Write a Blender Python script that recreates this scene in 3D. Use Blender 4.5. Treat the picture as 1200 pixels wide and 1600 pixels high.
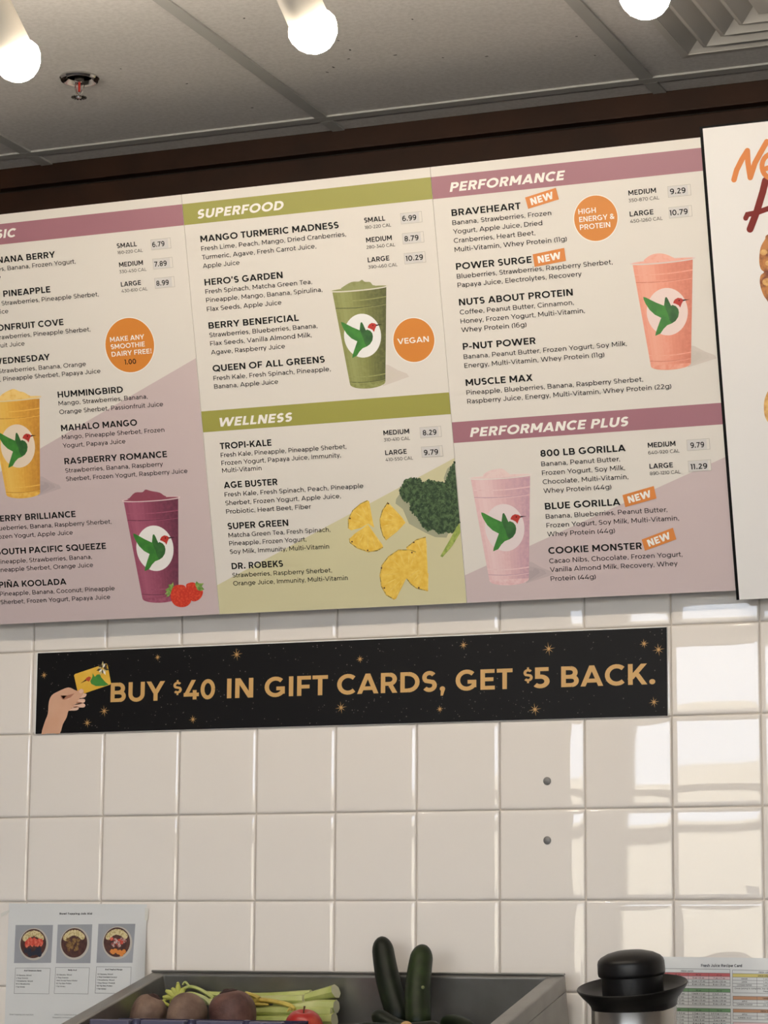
import bpy, math, random
from mathutils import Matrix, Vector

for _o in list(bpy.data.objects):
    bpy.data.objects.remove(_o)
SC = bpy.context.scene
COL = SC.collection
rnd = random.Random(7)

# ---------------------------------------------------------------- camera, world, sun, exposure
cam_data = bpy.data.cameras.new('camera')
cam = bpy.data.objects.new('camera', cam_data)
COL.objects.link(cam)
cam_data.sensor_fit = 'VERTICAL'
cam_data.sensor_height = 36.0
cam_data.lens = 4219.88 / 1600 * 36.0
cam_data.clip_start = 0.05
cam_data.clip_end = 200
cam.matrix_world = Matrix(((0.92730, 0.05580, 0.37019, 2.4643),
                           (0.37426, -0.15650, -0.91403, -4.3656),
                           (0.00697, 0.98610, -0.16594, 1.1878),
                           (0, 0, 0, 1)))
SC.camera = cam

BULB_POWER = 180.0
SKY_POWER = 9.6
SUN_POWER = 9.0
world = bpy.data.worlds.new('world')
SC.world = world
world.use_nodes = True
_bg = world.node_tree.nodes['Background']
_bg.inputs['Color'].default_value = (0.80, 0.88, 1.0, 1)
_bg.inputs['Strength'].default_value = SKY_POWER

sun_data = bpy.data.lights.new('sun', 'SUN')
sun_data.energy = SUN_POWER
sun_data.color = (1.0, 0.9, 0.72)
sun_data.angle = 0.01
sun = bpy.data.objects.new('sun', sun_data)
sun.rotation_euler = (math.radians(-52), 0, math.radians(-12))   # shines towards the shops across the street
COL.objects.link(sun)

portal_data = bpy.data.lights.new('window_daylight', 'AREA')
portal_data.shape = 'RECTANGLE'
portal_data.size = 6.8
portal_data.size_y = 2.5
portal_data.cycles.is_portal = True
portal = bpy.data.objects.new('window_daylight', portal_data)
portal.location = (2.05, -7.98, 1.35)
portal.rotation_euler = (math.radians(90), 0, 0)
COL.objects.link(portal)

SC.view_settings.view_transform = 'Standard'
SC.view_settings.look = 'None'
SC.view_settings.gamma = 1.0
SC.view_settings.use_curve_mapping = False
SC.view_settings.exposure = 0.0

# ---------------------------------------------------------------- helpers
def lin(c):
    c = c / 255.0
    return c / 12.92 if c <= 0.04045 else ((c + 0.055) / 1.055) ** 2.4

_M = {}
def mat(name, rgb, rough=0.5, metal=0.0, noise=None, bump=None, emit=0.0, spec=0.5, coat=0.0):
    """principled material; noise = (rgb2, scale, lo, hi), bump = (scale, strength, distance)"""
    if name in _M:
        return _M[name]
    m = bpy.data.materials.new(name)
    m.use_nodes = True
    nt = m.node_tree
    b = nt.nodes['Principled BSDF']
    col = tuple(lin(v) for v in rgb) + (1,)
    b.inputs['Base Color'].default_value = col
    b.inputs['Roughness'].default_value = rough
    b.inputs['Metallic'].default_value = metal
    b.inputs['Specular IOR Level'].default_value = spec
    b.inputs['Coat Weight'].default_value = coat
    if emit:
        b.inputs['Emission Color'].default_value = col
        b.inputs['Emission Strength'].default_value = emit
    tc = None
    if noise or bump:
        tc = nt.nodes.new('ShaderNodeTexCoord')
    if noise:
        n = nt.nodes.new('ShaderNodeTexNoise')
        n.inputs['Scale'].default_value = noise[1]
        n.inputs['Detail'].default_value = 5
        r = nt.nodes.new('ShaderNodeValToRGB')
        r.color_ramp.elements[0].position = noise[2]
        r.color_ramp.elements[0].color = col
        r.color_ramp.elements[1].position = noise[3]
        r.color_ramp.elements[1].color = tuple(lin(v) for v in noise[0]) + (1,)
        nt.links.new(tc.outputs['Object'], n.inputs['Vector'])
        nt.links.new(n.outputs['Fac'], r.inputs['Fac'])
        nt.links.new(r.outputs['Color'], b.inputs['Base Color'])
    if bump:
        n2 = nt.nodes.new('ShaderNodeTexNoise')
        n2.inputs['Scale'].default_value = bump[0]
        n2.inputs['Detail'].default_value = 4
        bp = nt.nodes.new('ShaderNodeBump')
        bp.inputs['Strength'].default_value = bump[1]
        bp.inputs['Distance'].default_value = bump[2]
        nt.links.new(tc.outputs['Object'], n2.inputs['Vector'])
        nt.links.new(n2.outputs['Fac'], bp.inputs['Height'])
        nt.links.new(bp.outputs['Normal'], b.inputs['Normal'])
    _M[name] = m
    return m

class MB:
    """collects faces (with a material slot each) and links them as ONE mesh object"""
    def __init__(self):
        self.v, self.f, self.m, self.mats = [], [], [], []
    def slot(self, m):
        if m not in self.mats:
            self.mats.append(m)
        return self.mats.index(m)
    def face(self, pts, m):
        i = len(self.v)
        self.v += [tuple(p) for p in pts]
        self.f.append(tuple(range(i, i + len(pts))))
        self.m.append(self.slot(m))
        return self
    def mesh(self, verts, faces, m):
        i = len(self.v)
        s = self.slot(m)
        self.v += [tuple(p) for p in verts]
        for q in faces:
            self.f.append(tuple(a + i for a in q))
            self.m.append(s)
        return self
    def box(self, x0, x1, y0, y1, z0, z1, m):
        v = [(x, y, z) for x in (x0, x1) for y in (y0, y1) for z in (z0, z1)]
        return self.mesh(v, [(0, 1, 3, 2), (4, 6, 7, 5), (0, 4, 5, 1), (2, 3, 7, 6), (0, 2, 6, 4), (1, 5, 7, 3)], m)
    def lathe(self, prof, m, n=48, axis=None, origin=(0, 0, 0)):
        """profile [(r, t)] turned about axis (default z)"""
        a = Vector(axis or (0, 0, 1)).normalized()
        e = a.orthogonal().normalized()
        g = a.cross(e)
        o = Vector(origin)
        v, f = [], []
        for r, t in prof:
            for k in range(n):
                w = 2 * math.pi * k / n
                v.append(o + a * t + (e * math.cos(w) + g * math.sin(w)) * r)
        for j in range(len(prof) - 1):
            for k in range(n):
                k2 = (k + 1) % n
                f.append((j * n + k, j * n + k2, (j + 1) * n + k2, (j + 1) * n + k))
        if prof[0][0] > 1e-5: f.append(tuple(range(n - 1, -1, -1)))
        if prof[-1][0] > 1e-5: f.append(tuple((len(prof) - 1) * n + k for k in range(n)))
        return self.mesh(v, f, m)
    def tube(self, pts, rad, m, n=12, flat=1.0):
        """tube along points; rad one value or one per point"""
        pts = [Vector(p) for p in pts]
        rads = rad if isinstance(rad, (list, tuple)) else [rad] * len(pts)
        v, f = [], []
        up = Vector((0.13, 0.21, 0.97))
        for i, p in enumerate(pts):
            d = (pts[min(i + 1, len(pts) - 1)] - pts[max(i - 1, 0)]).normalized()
            e = d.cross(up)
            if e.length < 0.05: e = d.cross(Vector((1, 0, 0)))
            e.normalize()
            g = e.cross(d)
            for k in range(n):
                w = 2 * math.pi * k / n
                v.append(p + (e * math.cos(w) + g * math.sin(w) * flat) * rads[i])
        for j in range(len(pts) - 1):
            for k in range(n):
                k2 = (k + 1) % n
                f.append((j * n + k, j * n + k2, (j + 1) * n + k2, (j + 1) * n + k))
        f.append(tuple(range(n - 1, -1, -1)))
        f.append(tuple((len(pts) - 1) * n + k for k in range(n)))
        return self.mesh(v, f, m)
    def build(self, name, parent=None, loc=None, rot=None, smooth=False, bevel=0.0):
        me = bpy.data.meshes.new(name)
        me.from_pydata(self.v, [], self.f)
        for m in self.mats:
            me.materials.append(m)
        me.polygons.foreach_set('material_index', self.m)
        me.validate()
        if smooth:
            me.polygons.foreach_set('use_smooth', [True] * len(me.polygons))
            try:
                me.set_sharp_from_angle(angle=math.radians(42))
            except Exception:
                pass
        me.update()
        o = bpy.data.objects.new(name, me)
        COL.objects.link(o)
        if parent: o.parent = parent
        if loc: o.location = loc
        if rot: o.rotation_euler = rot
        if bevel:
            b = o.modifiers.new('bevel', 'BEVEL')
            b.width = bevel
            b.segments = 3
            b.limit_method = 'ANGLE'
        return o

def tag(o, label=None, cat=None, group=None, kind=None):
    if label: o['label'] = label
    if cat: o['category'] = cat
    if group: o['group'] = group
    if kind: o['kind'] = kind
    return o

def thing(name, label, cat, loc=(0, 0, 0), rot=(0, 0, 0), group=None):
    o = bpy.data.objects.new(name, None)
    o.empty_display_size = 0.05
    COL.objects.link(o)
    o.location = loc
    o.rotation_euler = rot
    return tag(o, label, cat, group)

def struct(o):
    o['kind'] = 'structure'
    return o

# ---------------------------------------------------------------- lettering
# a geometric sans drawn from strokes; cap height = 1
def arc_pts(cx, cy, rx, ry, a0, a1, n=None):
    n = n or max(4, int(abs(a1 - a0) / 15))
    return [(cx + rx * math.cos(math.radians(a0 + (a1 - a0) * i / n)),
             cy + ry * math.sin(math.radians(a0 + (a1 - a0) * i / n))) for i in range(n + 1)]

def strip(pts, w, out):
    L = []
    n = len(pts)
    for i, (x, y) in enumerate(pts):
        x0, y0 = pts[max(i - 1, 0)]
        x1, y1 = pts[min(i + 1, n - 1)]
        dx, dy = x1 - x0, y1 - y0
        d = math.hypot(dx, dy) or 1
        k = w / 2
        if 0 < i < n - 1:
            ax, ay = x - x0, y - y0
            bx, by = x1 - x, y1 - y
            la, lb = math.hypot(ax, ay) or 1, math.hypot(bx, by) or 1
            c = max(-0.6, min(1, (ax * bx + ay * by) / la / lb))
            k = w / 2 / math.sqrt((1 + c) / 2)
            dx, dy = ax / la + bx / lb, ay / la + by / lb
            d = math.hypot(dx, dy) or 1
        nx, ny = -dy / d, dx / d
        L.append(((x + nx * k, y + ny * k), (x - nx * k, y - ny * k)))
    for (a, b), (c, d) in zip(L, L[1:]):
        out.append([a, b, d, c])

_G = {}
def glyph(ch, w):
    key = (ch, round(w, 4))
    if key in _G:
        return _G[key]
    P = []
    h = w * 0.93
    X = 0.735
    sb, rb, db = 0.13 - w * 0.22, 0.075 - w * 0.12, 0.02
    def R(x0, y0, x1, y1): P.append([(x0, y0), (x1, y0), (x1, y1), (x0, y1)])
    def V(x, y0=0, y1=1): R(x - w / 2, y0, x + w / 2, y1)
    def H(y, x0, x1, t=None):
        t = t or h
        R(x0, y - t / 2, x1, y + t / 2)
    def D(x0, y0, x1, y1, k=1.0):
        hw = k * w * math.sqrt(1 + ((x1 - x0) / (y1 - y0)) ** 2) / 2
        P.append([(x0 - hw, y0), (x0 + hw, y0), (x1 + hw, y1), (x1 - hw, y1)])
    def A(cx, cy, rx, ry, a0, a1): strip(arc_pts(cx, cy, rx, ry, a0, a1), w, P)
    def S(pts): strip(pts, w, P)
    def DOT(x, y, r):
        pts = arc_pts(x, y, r, r, 0, 360, 14)
        for i in range(1, len(pts) - 2): P.append([pts[0], pts[i], pts[i + 1]])
    def bowl(x0, y0, y1, xr):            # D shaped bowl from stem x0
        ry = (y1 - y0 - h) / 2
        cx = xr - w / 2 - min(ry * 1.02, xr - x0 - w)
        H(y0 + h / 2, x0, cx); H(y1 - h / 2, x0, cx)
        A(cx, (y0 + y1) / 2, xr - w / 2 - cx, ry, -90, 90)
    def O(x0, x1, y0=0.0, y1=1.0, a0=0, a1=360):
        ov = 0.012 * (y1 - y0)
        A((x0 + x1) / 2, (y0 + y1) / 2, (x1 - x0 - w) / 2, (y1 - y0 - h) / 2 + ov, a0, a1)
    adv = None
    l, r = sb, sb
    hw = w / 2
    if ch == ' ': adv = 0.36; W = 0
    elif ch == 'A': W = 0.98; l = r = db; D(hw * 1.1, 0, W / 2, 1); D(W - hw * 1.1, 0, W / 2, 1); H(0.27, 0.2 * W, 0.8 * W)
    elif ch == 'B': W = 0.76; r = rb; V(hw); bowl(hw, 0.49 - h / 2, 1, W - 0.05); bowl(hw, 0, 0.49 + h / 2, W)
    elif ch == 'C': W = 0.86; l = rb; r = 0.04; O(0, 1.0, a0=46, a1=314)
    elif ch == 'D': W = 0.87; r = rb; V(hw); bowl(hw, 0, 1, W)
    elif ch == 'E': W = 0.64; r = 0.06; V(hw); H(h / 2, hw, W); H(1 - h / 2, hw, W - .01); H(0.505, hw, W - 0.06)
    elif ch == 'F': W = 0.63; r = 0.04; V(hw); H(1 - h / 2, hw, W); H(0.46, hw, W - 0.06)
    elif ch == 'G': W = 0.93; l = rb; r = 0.1; O(0, 1.0, a0=46, a1=318); V(W - hw, 0.14, 0.5); H(0.5 - h / 2 + .01, 0.54, W - .01)
    elif ch == 'H': W = 0.82; V(hw); V(W - hw); H(0.5, hw, W - hw)
    elif ch == 'I': W = w; V(hw)
    elif ch == 'J': W = 0.56; l = 0.03; V(W - hw, 0.3, 1); A(W - hw - (W - w) * 0.5, 0.32, (W - w) * 0.5, 0.32 - h / 2 + .01, -165, 0)
    elif ch == 'K': W = 0.80; r = 0.02; V(hw); D(hw, 0.27, W - 0.02 - hw, 1); D(0.36, 0.54, W - hw, 0)
    elif ch == 'L': W = 0.6; r = 0.04; V(hw); H(h / 2, hw, W)
    elif ch == 'M': W = 0.98; V(hw); V(W - hw); D(hw * 1.05, 1, W / 2, 0.24); D(W - hw * 1.05, 1, W / 2, 0.24)
    elif ch in 'NÑ':
        W = 0.82; V(hw); V(W - hw); D(hw * 1.15, 1, W - hw * 1.15, 0)
        if ch == 'Ñ': strip([(0.2, 1.14), (0.3, 1.22), (0.42, 1.18), (0.52, 1.14), (0.63, 1.22)], w * .8, P)
    elif ch == 'O': W = 1.06; l = r = rb; O(0, W)
    elif ch == 'P': W = 0.72; r = 0.04; V(hw); bowl(hw, 0.36, 1, W)
    elif ch == 'Q': W = 1.06; l = r = rb; O(0, W); S([(0.6, 0.3), (1.0, -0.04)])
    elif ch == 'R': W = 0.75; r = 0.05; V(hw); bowl(hw, 0.36, 1, W - 0.02); D(0.42, 0.42, W - hw * 1.1, 0)
    elif ch in 'S$':
        W = 0.67; l = r = 0.055
        a, b = (W - w) / 2, (0.5 - h / 2 + .02) / 2 + .008
        up = arc_pts(W / 2, 1.012 - h / 2 - b, a * 0.96, b, 32, 228)
        lo = arc_pts(W / 2, b + h / 2 - .012, a, b, 48, -146)
        S(up + lo)
        if ch == '$': R(W / 2 - w * .36, -0.16, W / 2 + w * .36, 0.06); R(W / 2 - w * .36, 0.94, W / 2 + w * .36, 1.16)
    elif ch == 'T': W = 0.7; l = r = 0.03; V(W / 2); H(1 - h / 2, 0, W)
    elif ch == 'U': W = 0.8; l = r = sb * .9; V(hw, 0.36, 1); V(W - hw, 0.36, 1); A(W / 2, 0.38, W / 2 - hw, 0.38 - h / 2 + .012, 180, 360)
    elif ch == 'V': W = 0.96; l = r = db; D(W / 2, 0, hw * 1.1, 1); D(W / 2, 0, W - hw * 1.1, 1)
    elif ch == 'W':
        W = 1.46; l = r = db
        D(W * .27, 0, hw * 1.1, 1); D(W * .27, 0, W / 2, 1); D(W * .73, 0, W / 2, 1); D(W * .73, 0, W - hw * 1.1, 1)
    elif ch == 'X': W = 0.88; l = r = db; D(hw * 1.2, 0, W - .03 - hw * 1.2, 1); D(W - hw * 1.2, 0, .03 + hw * 1.2, 1)
    elif ch == 'Y': W = 0.9; l = r = db * .5; V(W / 2, 0, 0.45); D(W / 2, 0.38, hw * 1.1, 1); D(W / 2, 0.38, W - hw * 1.1, 1)
    elif ch == 'Z': W = 0.7; l = r = 0.06; H(h / 2, 0, W); H(1 - h / 2, 0, W); D(hw * 1.3, h * .5, W - hw * 1.4, 1 - h * .5)
    elif ch == 'a':
        W = 0.56; l = 0.07; r = sb * .85; V(W - hw, 0, X * .62)
        A(W * .5, X - h / 2 - .215, W / 2 - hw, .222, 0, 142)
        b = .205 - h / 2 + .02
        S([(W - hw, .42), (.27, .42)] + arc_pts(.26, h / 2 - .01 + b, .26 - hw, b, 90, 270) + arc_pts(.27, .26, W - .27 - hw * 1.4, .26 - h / 2 + .01, -88, -15))
    elif ch in 'bdpq':
        W = 0.74; l, r = (sb * .9, rb) if ch in 'bp' else (rb, sb * .9)
        O(0, W, 0, X)
        x = hw if ch in 'bp' else W - hw
        V(x, *((0, 1.06) if ch in 'bd' else (-.27, X)))
    elif ch == 'c': W = 0.63; l = rb; r = 0.03; O(0, 0.74, 0, X, 45, 315)
    elif ch == 'e': W = 0.73; l = r = rb; O(0, W, 0, X, 0, 316); H(X * .49, hw, W - hw * .6, h * .92)
    elif ch == 'f':
        W = 0.42; l = 0.04; r = 0.0; V(.12 + hw, 0, 0.82); A(.12 + hw + .17, 0.82, .17, .24 - h / 2, 180, 80); H(X - h / 2, 0, W - .02)
    elif ch == 'g':
        W = 0.74; l = rb; r = sb * .9; O(0, W, 0.02, X); V(W - hw, 0.0, X)
        A(W / 2 + .01, 0.0, W / 2 - hw - .01, .27 - h / 2, -150, 0)
    elif ch in 'hn':
        W = 0.62; l = sb; r = sb * .85; V(hw, 0, 1.06 if ch == 'h' else X); V(W - hw, 0, X * .6)
        A(W / 2, X * .6, W / 2 - hw, X * .4 - h / 2 + .01, 0, 180)
    elif ch == 'i': W = w; V(hw, 0, X); DOT(hw, 0.97, w * .66)
    elif ch == 'j': W = w; V(hw, -.1, X); DOT(hw, 0.97, w * .66); A(hw - .13, -.1, .13, .17 - h / 2, -110, 0)
    elif ch == 'k': W = 0.6; r = 0.0; V(hw, 0, 1.06); D(hw, 0.2, W - .02 - hw, X); D(.26, .4, W - hw, 0)
    elif ch == 'l': W = w; V(hw, 0, 1.06)
    elif ch == 'm':
        W = 1.04; l = sb; r = sb * .85; V(hw, 0, X); V(W / 2, 0, X * .62); V(W - hw, 0, X * .62)
        q = (W / 2 - hw) / 2
        A(hw + q, X * .62, q, X * .38 - h / 2 + .01, 0, 180); A(W / 2 + q, X * .62, q, X * .38 - h / 2 + .01, 0, 180)
    elif ch == 'o': W = 0.76; l = r = rb; O(0, W, 0, X)
    elif ch == 'r': W = 0.36; r = 0.01; V(hw, 0, X); A(hw + .29, X * .55, .29, X * .45 - h / 2 + .01, 180, 84)
    elif ch == 's':
        W = 0.5; l = r = 0.045
        a, b = (W - w) / 2, (X / 2 - h / 2 + .02) / 2 + .004
        S(arc_pts(W / 2, X + .01 - h / 2 - b, a * .95, b, 30, 228) + arc_pts(W / 2, b + h / 2 - .01, a, b, 48, -148))
    elif ch == 't':
        W = 0.43; l = 0.03; r = 0.02; V(.1 + hw, .2, 0.96); A(.1 + hw + .17, .2, .17, .2 - h / 2 + .01, 180, 290); H(X - h / 2, 0, W - .02)
    elif ch == 'u':
        W = 0.62; l = sb * .85; r = sb; V(W - hw, 0, X); V(hw, X * .4, X)
        A(W / 2, X * .4, W / 2 - hw, X * .4 - h / 2 + .01, 180, 360)
    elif ch == 'v': W = 0.68; l = r = .015; D(W / 2, 0, hw * 1.1, X); D(W / 2, 0, W - hw * 1.1, X)
    elif ch == 'w':
        W = 1.06; l = r = .015
        D(W * .27, 0, hw * 1.1, X); D(W * .27, 0, W / 2, X); D(W * .73, 0, W / 2, X); D(W * .73, 0, W - hw * 1.1, X)
    elif ch == 'x': W = 0.65; l = r = .015; D(hw * 1.2, 0, W - .02 - hw * 1.2, X); D(W - hw * 1.2, 0, .02 + hw * 1.2, X)
    elif ch == 'y': W = 0.68; l = r = .015; D(W / 2, 0, hw * 1.1, X); D(W / 2 - .125, -.27, W - hw * 1.1, X)
    elif ch == 'z': W = 0.55; l = r = .05; H(h / 2, 0, W); H(X - h / 2, 0, W); D(hw * 1.3, h * .5, W - hw * 1.4, X - h * .5)
    elif ch == '0': W = 0.76; l = r = rb; O(0, W)
    elif ch == '1': W = 0.3; l = .03; r = .1; V(W - hw); H(1 - h / 2, 0, W - hw)
    elif ch == '2':
        W = 0.64; l = r = .06; H(h / 2, 0, W)
        A(W / 2 - .01, .68, W / 2 - hw - .02, .33 - h / 2, 155, -18)
        D(.02 + hw, h * .4, W - .06 - hw, .66, .95)
    elif ch == '3':
        W = 0.66; l = r = .06; H(1 - h / 2, .04, W - .05); D(.3, .55, W - .05 - hw, 1 - h * .6, .9)
        A(W / 2 - .02, .32, W / 2 - hw + .02, .32 - h / 2 + .01, 90, -140); H(.32 + .33 - h, .24, W / 2 - .02)
    elif ch == '4': W = 0.8; l = r = .04; V(.6, 0, 1.0) if False else None; H(.25, 0, W); V(.58, 0, .48); D(.03 + hw, .26, .52, 1)
    elif ch == '5':
        W = 0.66; l = r = .06; H(1 - h / 2, .09, W - .04); V(.09 + hw, .52, 1)
        A(W / 2 - .03, .315, W / 2 - hw + .03, .315 - h / 2 + .012, 95, -140); H(.63 - h / 2, .09, W / 2 - .05)
    elif ch in '69':
        W = 0.7; l = r = rb; b = .325 - h / 2
        q = [(W / 2, .32)]
        ring = arc_pts(W / 2, .325, W / 2 - hw, b + .012, 0, 360)
        tail = arc_pts(W / 2 + .04, .5, W / 2 + .04 - hw, .5 - h / 2 + .012, 180, 58)
        stem = [(hw, .3), (hw, .5)]
        if ch == '9':
            f = lambda pts: [(W - x, 1 - y) for x, y in pts]
            ring, tail, stem = f(ring), f(tail), f(stem)
        S(ring); S(stem + tail[1:])
    elif ch == '7': W = 0.68; l = r = .05; H(1 - h / 2, 0, W); D(.2, 0, W - hw * 1.25, 1 - h * .5)
    elif ch == '8': W = 0.7; l = r = rb; O(.03, W - .03, .49 - h / 2, 1); O(0, W, 0, .49 + h / 2)
    elif ch == '.': W = w * 1.15; l = r = .09; DOT(W / 2, w * .6, w * .64)
    elif ch == ',': W = w * 1.15; l = r = .08; DOT(W / 2, w * .6, w * .6); P.append([(W * .2, w * .2), (W * 1.02, w * .5), (W * .6, -w * 1.1), (W * .15, -w * 1.1)])
    elif ch in "'’": W = w; l = r = .07; P.append([(0, .66), (w * .6, .66), (w, 1.02), (0, 1.02)])
    elif ch == '-': W = 0.36; l = r = .06; H(.39, 0, W)
    elif ch == '!': W = w; l = r = .12; P.append([(w * .25, .3), (w * .75, .3), (w, 1), (0, 1)]); DOT(hw, w * .6, w * .64)
    elif ch == '(': W = .26; l = .08; r = .02; A(.62, .42, .62 - hw, .72, 137, 223)
    elif ch == ')': W = .26; l = .02; r = .08; A(W - .62, .42, .62 - hw, .72, -43, 43)
    elif ch == '/': W = .5; l = r = .02; D(hw, -.1, W - hw, 1.05)
    elif ch == '=': W = .55; l = r = .08; H(.3, 0, W); H(.58, 0, W)
    elif ch == '#': W = .7; l = r = .05; H(.32, 0, W); H(.68, 0, W); D(.18, 0, .26, 1); D(.46, 0, .54, 1)
    elif ch == '&':
        W = 0.84; l = .07; r = .02
        A(.36, .78, .21 - hw * .2, .22 - h / 2 + .01, -40, 220); A(.32, .26, .32 - hw, .26 - h / 2 + .01, 80, 330)
        D(.2, .68, W - hw * 1.2, 0); S([(.52, .6), (.4, .5), (.26, .46)]); S([(.58, .12), (.7, .28), (.76, .45)])
    else:
        W = 0.5; R(0, 0, W, .7)
    if adv is None:
        P = [[(x + l, y) for x, y in q] for q in P]
        adv = l + W + r
    _G[key] = (adv, P)
    return _G[key]

def text_polys(s, w, shear=0.0, track=0.0):
    """polygons of a line of text from x=0, cap height 1, and its ink width"""
    x, out = 0.0, []
    prev = ''
    for c in s:
        a, P = glyph(c, w)
        k = {'AV': -.1, 'VA': -.1, 'AY': -.12, 'YA': -.12, 'AT': -.1, 'TA': -.1, 'LT': -.1, 'LY': -.12, 'PA': -.08, 'FA': -.08, 'Yo': -.1, 'Ya': -.1, 'Te': -.08,
             'Tu': -.06, 'Wh': -.0, 'Fr': -.02, 'r,': -.05, 'y,': -.05, 'LV': -.1, 'AW': -.06, 'WA': -.06, '7.': -.05, 'Va': -.06, 'Vi': -.02}.get(prev + c, 0)
        x += k * 0.9
        out += [[(px + x + py * shear, py) for px, py in q] for q in P]
        x += a + track
        prev = c
    xs = [p[0] for q in out for p in q]
    lo, hi = (min(xs), max(xs)) if xs else (0, 0)
    out = [[(px - lo, py) for px, py in q] for q in out]
    return out, hi - lo
# flat printing: (u, v) in millimetres on a board whose front faces -y
def flat(mb, pts, off, m):
    mb.face([(u / 1000, -off / 1000, v / 1000) for u, v in pts], m)

def fan(mb, pts, off, m):
    """any simple outline, cut into triangles by ear clipping"""
    P = list(pts)
    if sum(a[0] * b[1] - b[0] * a[1] for a, b in zip(P, P[1:] + P[:1])) < 0: P.reverse()
    cr = lambda a, b, c: (b[0] - a[0]) * (c[1] - a[1]) - (b[1] - a[1]) * (c[0] - a[0])
    guard = 0
    while len(P) > 3 and guard < 4000:
        guard += 1
        for i in range(len(P)):
            a, b, c = P[i - 1], P[i], P[(i + 1) % len(P)]
            if cr(a, b, c) <= 1e-9: continue
            if any(cr(a, b, q) >= 0 and cr(b, c, q) >= 0 and cr(c, a, q) >= 0 for q in P if q not in (a, b, c)): continue
            flat(mb, (a, b, c), off, m)
            P.pop(i)
            break
        else:
            break
    if len(P) >= 3: flat(mb, P, off, m)

def ring_pts(cx, cy, rx, ry, n=40, a0=0, a1=360):
    return arc_pts(cx, cy, rx, ry, a0, a1, n)[:-1] if a1 - a0 == 360 else arc_pts(cx, cy, rx, ry, a0, a1, n)

def write(mb, s, u0, v, cap, w, m, off=0.7, u1=None, width=None, shear=0.0, ang=0.0, anchor='l'):
    P, W = text_polys(s, w, shear)
    sx = (u1 - u0) / W if u1 is not None else (width / W if width else cap * 1.18)
    if anchor == 'c': u0 -= W * sx / 2
    if anchor == 'r': u0 -= W * sx
    ca, sa = math.cos(ang), math.sin(ang)
    for i, q in enumerate(P):              # each stroke a few microns above the last, like layered ink
        flat(mb, [(u0 + x * sx * ca - y * cap * sa, v + x * sx * sa + y * cap * ca) for x, y in q], off + .004 * (i % 40), m)

def smooth_closed(pts, n=4):
    """Catmull-Rom through a closed outline"""
    out = []
    N = len(pts)
    for i in range(N):
        p0, p1, p2, p3 = pts[i - 1], pts[i], pts[(i + 1) % N], pts[(i + 2) % N]
        for k in range(n):
            t = k / n
            out.append(tuple(0.5 * ((2 * b) + (c - a) * t + (2 * a - 5 * b + 4 * c - d) * t * t + (3 * b - a - 3 * c + d) * t ** 3)
                             for a, b, c, d in zip(p0, p1, p2, p3)))
    return out

# ---------------------------------------------------------------- the room
T = 0.1524                       # 6 inch wall tile
TZ = 1.30                        # height of one grout line
CEIL = 2.684
MAT_TILE = mat('glazed_tile', (240, 233, 225), 0.02, spec=0.5)
MAT_GROUT = mat('grout', (206, 196, 184), 0.8, bump=(400, 0.3, 0.001))
MAT_CEIL = mat('ceiling_tile_vinyl', (196, 194, 190), 0.75, noise=((182, 180, 176), 140, 0.35, 0.7), bump=(420, 0.35, 0.0012))
MAT_TBAR = mat('tbar_paint', (160, 160, 156), 0.5)
MAT_WOOD = mat('dark_varnished_wood', (46, 25, 11), 0.5, spec=.22, noise=((32, 16, 6), 9, 0.35, 0.7), bump=(60, 0.15, 0.002))
MAT_PAINT = mat('beige_paint', (214, 204, 198), 0.7)
MAT_FLOOR = mat('floor_tile', (112, 104, 100), 0.45, noise=((92, 86, 82), 6, 0.3, 0.7))
MAT_FRAME = mat('window_aluminium', (70, 66, 62), 0.4, metal=0.6)

def tiled_wall():
    """glazed pillow tiles standing proud of the grout, each seated at a slightly different angle"""
    mb = MB()
    r = random.Random(3)
    offs = [0.0010, 0.0015, 0.0025, 0.0045, 0.010, 0.040, T / 2]
    xs = offs + [T - o for o in reversed(offs[:-1])]
    def drop(o):
        o = min(o, T - o)
        for (a, da), (b, db) in zip(((0, .0042), (.0010, .0034), (.0015, .0020), (.0025, .0009), (.0045, .00032), (.010, .00008)),
                                    ((.0010, .0034), (.0015, .0020), (.0025, .0009), (.0045, .00032), (.010, .00008), (.040, 0))):
            if o <= b + 1e-9: return da + (db - da) * (o - a) / (b - a)
        return 0.0
    n = len(xs)
    i0, i1, j0, j1 = -9, 16, -9, 9
    for i in range(i0, i1):
        for j in range(j0, j1):
            tx, tz = r.gauss(0, .0035), r.gauss(0, .0035)
            if (j == 0 or j == 1 or j == 2) and i >= 8: tx, tz = (.010, -.006) if i == 8 else (.004, -.004)
            v = [(i * T + a, -0.0046 + max(drop(a), drop(b)) * .6 + (drop(a) + drop(b)) * .4 + tx * (a - T / 2) + tz * (b - T / 2), TZ + j * T + b) for a in xs for b in xs]
            v = [(x, min(y, 0.0005), z) for x, y, z in v]
            f = [(p * n + q, p * n + q + 1, (p + 1) * n + q + 1, (p + 1) * n + q) for p in range(n - 1) for q in range(n - 1)]
            mb.mesh(v, f, MAT_TILE)
    # grout bed and plain wall beyond the tiles
    mb.box(-3.5, 5.5, -0.0004, 0.15, 0, CEIL + .2, MAT_GROUT)
    o = mb.build('wall_back', smooth=False)
    o.data.polygons.foreach_set('use_smooth', [True] * ((i1 - i0) * (j1 - j0) * (n - 1) ** 2) + [False] * 6)
    return struct(o)
tiled_wall()

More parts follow.
